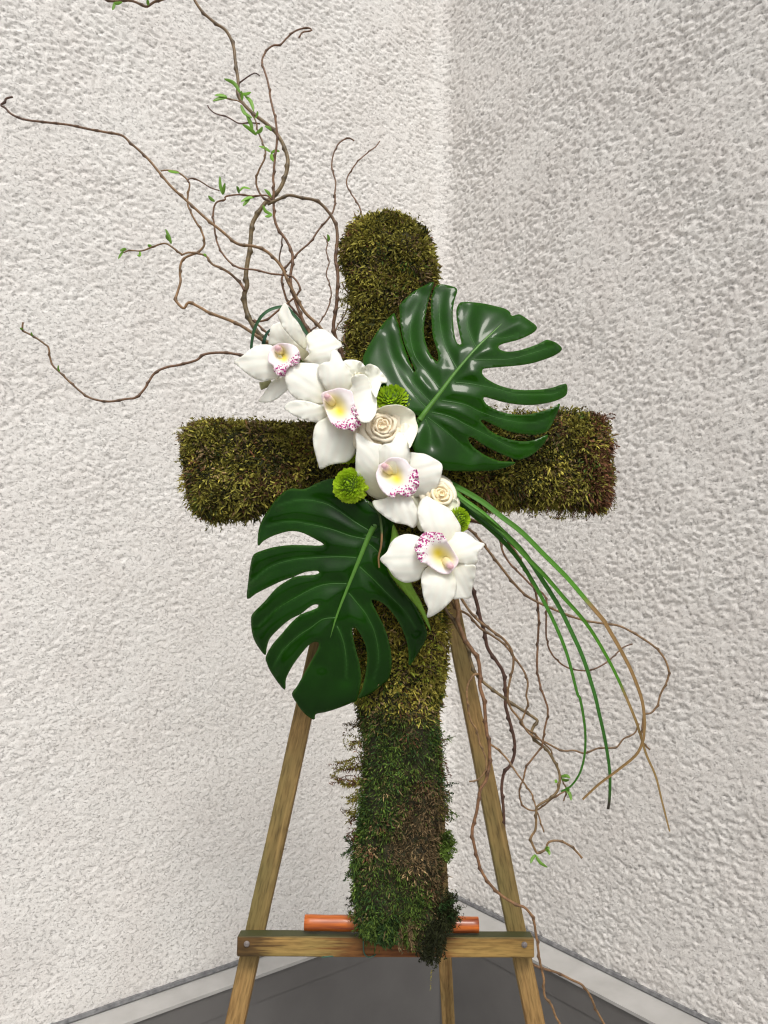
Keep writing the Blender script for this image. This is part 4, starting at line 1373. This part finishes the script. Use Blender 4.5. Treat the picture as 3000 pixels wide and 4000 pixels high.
# 9 over the moss top
w = wthing('U 1440,960', 'short curly willow twig rising behind the rounded moss top', -.06)
willow(w, 'U 1445,960 1428,890 B 1355,1420 1330,1330 1270,1240 1250,1180 1270,1120 1330,1040 1400,980 1440,950 1465,915', -.045, -.05, .0013, .0008, BRN, BRN * 1.3, 'stem', seed=9, wob=.004)
# 10 leafy one up the middle
w = wthing('B 750,1300', 'leafy willow branch, its green shoots clustered half way up the tallest stem', .0)
willow(w, 'B 790,1310 750,1300 700,1270 665,1190 680,1110 725,1010 710,930 680,860 660,780 620,720 560,660 500,645 445,630', .0, .012, .0015, .0009, BRN, TAN * .75, 'stem', seed=10)
willow(w, 'B 690,802 620,795 555,800 480,760 400,735 362,705 350,683', .006, .02, .0011, .0008, BRN, DBR * 1.5, 'twig', seed=101)
for p in ('B 562,604 520,540 456,510', 'B 568,608 600,612 632,598', 'B 572,650 575,620 568,590', 'B 592,622 630,660 650,722', 'B 478,632 430,640 384,655', 'B 475,628 435,620 396,618', 'B 566,680 590,735 640,765', 'B 642,840 625,790 600,742',
          'B 668,876 630,840 576,806', 'B 664,862 690,850 706,822', 'B 655,770 672,750 675,720', 'B 765,848 745,830 720,818', 'B 756,986 720,962 682,948', 'B 760,992 790,980 816,982', 'B 764,994 768,1025 786,1052'): shoot_leaf(w, p, .010, w=.0050)
# 11 low left
w = wthing('U 1400,1600', 'single willow branch dipping low and out to the side of the topmost orchid', -.01)
willow(w, 'U 1430,1640 1300,1520 1120,1430 C 1640,1320 1565,1306 1450,1290 1330,1300 1270,1340 1160,1370 1080,1385 1000,1425 940,1520 880,1580 820,1590 710,1607 620,1595 560,1570 490,1515 390,1420 335,1360 315,1260 290,1235 220,1185 150,1145 150,1092', -.01, .05, .0022, .0011, DBR * 1.6, BRN * 1.1, 'stem', seed=11, cend=TAN * .7)
for p in ('C 388,1412 378,1395 378,1372', 'C 148,1142 138,1135 129,1128', 'C 212,1182 206,1172 203,1158'): shoot_leaf(w, p, .045, w=.0026)
# 12 / 13 twigs against the flank of the upright
w = wthing('Q 150,1780', 'crooked willow twig snagged in the ragged moss flank, the longer one', -.03)
willow(w, 'U 1400,1420 Q 150,1780 180,1640 215,1540 240,1400 230,1260 210,1160 150,1080 120,1000', -.02, -.03, .0014, .0010, BRN * 1.4, TAN * .8, 'stem', seed=12, wob=.003)
w = wthing('Q 45,1720', 'crooked willow twig snagged in the ragged moss flank, the shorter one', -.03)
willow(w, 'U 1390,1440 Q 45,1740 50,1600 90,1520 170,1400 210,1240 275,1160', -.02, -.028, .0011, .0008, BRN * 1.3, TAN * .8, 'stem', seed=13, wob=.003)

# lower tangle
HB = 'U 1620,2160 1700,2240 '
w = wthing('U 1620,2160', 'pale stout willow branch trailing down across the easel leg to the floor edge', .0)
willow(w, HB + 'I 110,760 130,810 150,900 150,960 185,1060 230,1130 275,1200 290,1290 290,1380 315,1470 J 325,335 335,440 352,520 350,640 330,740 290,810 270,940 240,1060 250,1150 275,1250 300,1330 350,1410 430,1490 520,1545 M 750,410 800,480 820,590 835,690 850,790 870,870 875,980 920,1040 945,1110 975,1161 1010,1230',
       .01, .0, .0029, .0012, TAN, BRN * 1.5, 'stem', seed=14, wob=.006, cend=TAN)
willow(w, 'J 352,508 400,540 470,610 530,700 590,780 630,840 650,910 680,1000 705,1080', .0, .01, .0013, .0008, TAN, TAN * .9, 'twig', seed=15)
willow(w, 'I 285,1300 260,1300 228,1332 205,1400 210,1500 230,1600 J 270,420 290,510 325,590 330,660 300,720 260,745 220,752', .006, .012, .0014, .0009, TAN, TAN * .9, 'twig', seed=16, wob=.004)
w = wthing('U 1650,2200', 'olive-brown willow branch kinked sharply half way, ending in two green shoots', -.01)
willow(w, HB + 'I 60,860 110,940 150,1010 205,1120 230,1210 260,1290 310,1350 400,1420 470,1470 560,1530 655,1592 J 660,362 638,392 625,445 660,495 720,540 770,620 805,700 800,790 760,850 665,910 655,960 650,1060 620,1120 650,1200 670,1215 715,1190 735,1145 800,1135 870,1165 920,1210 952,1248',
       -.015, .03, .0024, .0012, DBR * 1.5, OLV * 1.0, 'stem', seed=17, cend=TAN * .85, wob=.006)
for p in ('J 650,1225 630,1250 618,1282', 'J 650,1228 680,1275 728,1308', 'J 715,1190 735,1205 742,1228', 'J 715,1190 730,1180 735,1195'): shoot_leaf(w, p, .03, w=.0034)
w = wthing('U 1680,2200', 'dark purplish willow branch that slips behind the easel leg and out below the rail', -.01)
willow(w, HB + 'I 200,660 240,750 270,840 290,930 320,1030 340,1130 400,1220 440,1290 455,1400 455,1500 J 460,280 485,370 510,470 515,560 490,640 445,700 430,800 440,900 446,1000 447,1060 M 620,60 655,300 700,500 735,650 790,765 860,800 960,830 1050,875 1120,910 1170,980 1210,1070 1260,1161 1290,1230',
       -.01, -.10, .0027, .0013, DBR * 1.5, DBR * 1.5, 'stem', seed=18, cend=TAN * .9, wob=.002)
w = wthing('U 1690,2220', 'willow branch that turns outward low down and ends by the grass tips', .0)
willow(w, HB + 'I 150,770 170,810 230,900 290,960 370,1020 450,1080 500,1160 505,1250 480,1360 470,1450 490,1520 J 540,340 600,430 650,465 720,500 820,550 900,550 970,568 1060,535 1170,530 1220,475 1290,440 1310,400 1322,375',
       .0, .03, .0020, .0009, TAN, TAN * .75, 'stem', seed=19)
w = wthing('U 1700,2200', 'willow branch with a forked leafy end beside the kinked branch', -.01)
willow(w, HB + 'I 110,840 150,880 220,920 290,1000 370,1050 450,1110 520,1200 580,1290 600,1360 590,1440 600,1490 570,1580 J 555,375 590,410 640,440 700,500 750,550 765,600 805,690 830,760 848,800 832,880', -.005, .015, .0019, .0008, TAN * .85, TAN * .75, 'stem', seed=20)
for p in ('J 815,720 850,715 874,730', 'J 818,735 845,742 868,738', 'J 845,800 870,830 882,875', 'J 790,745 775,755', 'J 850,815 860,800 846,790'): shoot_leaf(w, p, .016, w=.0040)
w = wthing('U 1740,2050', 'willow branch leaving under the grass bundle and winding back on itself below', .0)
willow(w, 'U 1650,1950 1760,2000 I 180,275 215,300 320,330 410,380 480,450 540,540 590,640 640,740 665,850 670,950 665,1100 660,1250 680,1370 710,1460 730,1540 J 705,430 690,520 640,590 590,660 570,740 545,800 555,880 590,925 645,940 700,910 760,860 830,820 862,800', .0, .02, .0019, .0009, BRN * 1.3, BRN * 1.2, 'stem', seed=22, cend=TAN * .85)
w = wthing('U 1740,2080', 'willow branch sweeping widest over the coarse wall in one big rounded bow', .0)
willow(w, 'U 1640,2000 1760,2040 I 210,355 280,420 360,520 430,610 500,700 590,790 700,850 830,905 960,950 1090,972 1200,990 1330,1060 1440,1140 1500,1230 1510,1320 1460,1430 1440,1500 1400,1550 1355,1562 J 1345,370 1335,450 1345,500 1392,545', .0, .05, .0019, .0010, BRN * 1.2, TAN * .8, 'stem', seed=23)
w = wthing('U 1760,2060', 'fine willow branch curling up again into a hook between the grass blades', .0)
willow(w, 'U 1640,1960 1780,2010 I 380,350 415,420 440,510 490,590 560,660 640,740 700,780 725,850 720,920 720,1060 745,1150 800,1220 880,1265 1000,1275 1100,1230 1180,1160 1220,1125 1278,1104', .0, .03, .0017, .0008, BRN * 1.3, BRN * 1.2, 'stem', seed=24)

# ------------------------------------------------------------------ grass blades, wires
def blade(path, offs, w0, w1, label, col=(.060, .190, .014), brown=None, fold=.18, tipc=(.20, .12, .045), group=None):
    uv = catmull(T(path), 8)
    L = np.r_[0, np.cumsum(np.linalg.norm(np.diff(uv, axis=0), axis=1))]
    f = L / L[-1]
    P = PP(uv, np.interp(f, np.linspace(0, 1, len(offs)), offs))
    wd = (w0 + (w1 - w0) * f) * 1.08
    wd[0] *= .8
    V, Fc = ribbon(P, wd, PN + .25 * RGT, fold)
    c = np.tile(np.array(col), (len(uv), 1)) * (1 - .15 * np.sin(f * 9))[:, None]
    if brown is not None:
        k = np.clip((f - brown) / .03, 0, 1)[:, None]
        c = c * (1 - k) + np.array(tipc) * k
    c3 = np.repeat(c, 3, axis=0).reshape(-1, 3, 3)
    c3[:, 1] *= 1.25
    o = mesh_obj('grass_blade', V, Fc, MAT['grass'], None, smooth=False, col=c3.reshape(-1, 3))
    solid(o, .0004)
    return tag(o, label, 'grass', group)


S0 = 'U 1600,1830 '
blade(S0 + 'I 45,40 150,92 300,180 430,280 560,380 700,520 850,670 970,810 1090,950 1110,985 1200,1140 1280,1300 1340,1470 1356,1600 J 1354,420 1345,490 1300,580 1180,680 1060,770 955,868', [.03, .07, .08, .07, .06], .0072, .0022,
      'long grass blade, green then straw brown, its withered end bent back inward', brown=.47, tipc=(.24, .15, .06))
blade(S0 + 'I 50,60 200,190 330,290 450,390 580,530 700,650 830,800 970,960 1080,1130 1180,1320 J 1290,330 1330,450 1370,580 1430,720 1470,880 1520,1075', [.028, .06, .065, .06, .05], .0065, .0016,
      'long grass blade with a straight straw-coloured tip, reaching farthest out', brown=.66, tipc=(.24, .16, .06))
blade(S0 + 'I 60,85 200,205 330,312 480,430 600,550 700,700 800,860 880,1020 960,1200 1030,1420 J 1060,300 1100,480 1130,680 1130,850 1120,932', [.025, .05, .055, .05, .04], .0070, .0030,
      'broad dark green grass blade cut off square with a blackened end', col=(.035, .125, .018), brown=.955, tipc=(.035, .03, .022))
blade(S0 + 'I 70,120 250,270 400,400 520,530 620,680 720,860 800,1030 860,1190 920,1420 J 940,220 970,400 970,560 940,690 880,780 815,816', [.022, .045, .05, .045, .035], .0066, .0018,
      'green grass blade whose thin tip hooks back under', col=(.045, .155, .016))
blade(S0 + 'I 60,60 180,160 320,260 450,375 560,480 640,580', [.027, .055, .06, .058], .0060, .0012, 'short bright green grass blade lying among the long ones', col=(.07, .21, .02))
blade('F 215,600 178,500 170,430 176,370 195,280 250,180 320,125 400,102 460,108 500,150 560,220 600,290 632,335', [.01, .02, .03, .026, .02], .0030, .0042, 'grass blade bent into a hoop above the topmost orchid', col=(.040, .105, .048))
blade('F 262,470 268,400 280,350 300,310 328,282', [.0, .015, .02], .0055, .0025, 'short bluish grass blade stub beside the hoop', col=(.040, .100, .065))
blade('G 330,600 430,680 480,750 500,880 495,1000 475,1090 480,1178', [.05, .068, .07, .066], .0030, .0016, 'thin curled strand hanging down over the lower split leaf, tip browned', col=(.06, .10, .03), brown=.55, tipc=(.24, .14, .06))


def wire(path, offs, label):
    uv = catmull(T(path), 6)
    P = PP(uv, np.interp(np.linspace(0, 1, len(uv)), np.linspace(0, 1, len(offs)), offs))
    V, Fc = frame_tube(P, np.full(len(P), .00085), 8)
    tag(mesh_obj('floral_wire', V, Fc, MAT['wire']), label, 'wire')


wire('L 940,470 944,570 945,650 948,695 965,722 990,727 1020,714 1040,690', [-.006, -.024, -.0325, -.032, -.032, -.04], 'green florist wire hooked down over the front of the rail')
wire('L 674,729 740,722 800,715 850,706 900,690', [-.03, -.036, -.05, -.058], 'loose green florist wire end sticking out under the rail')
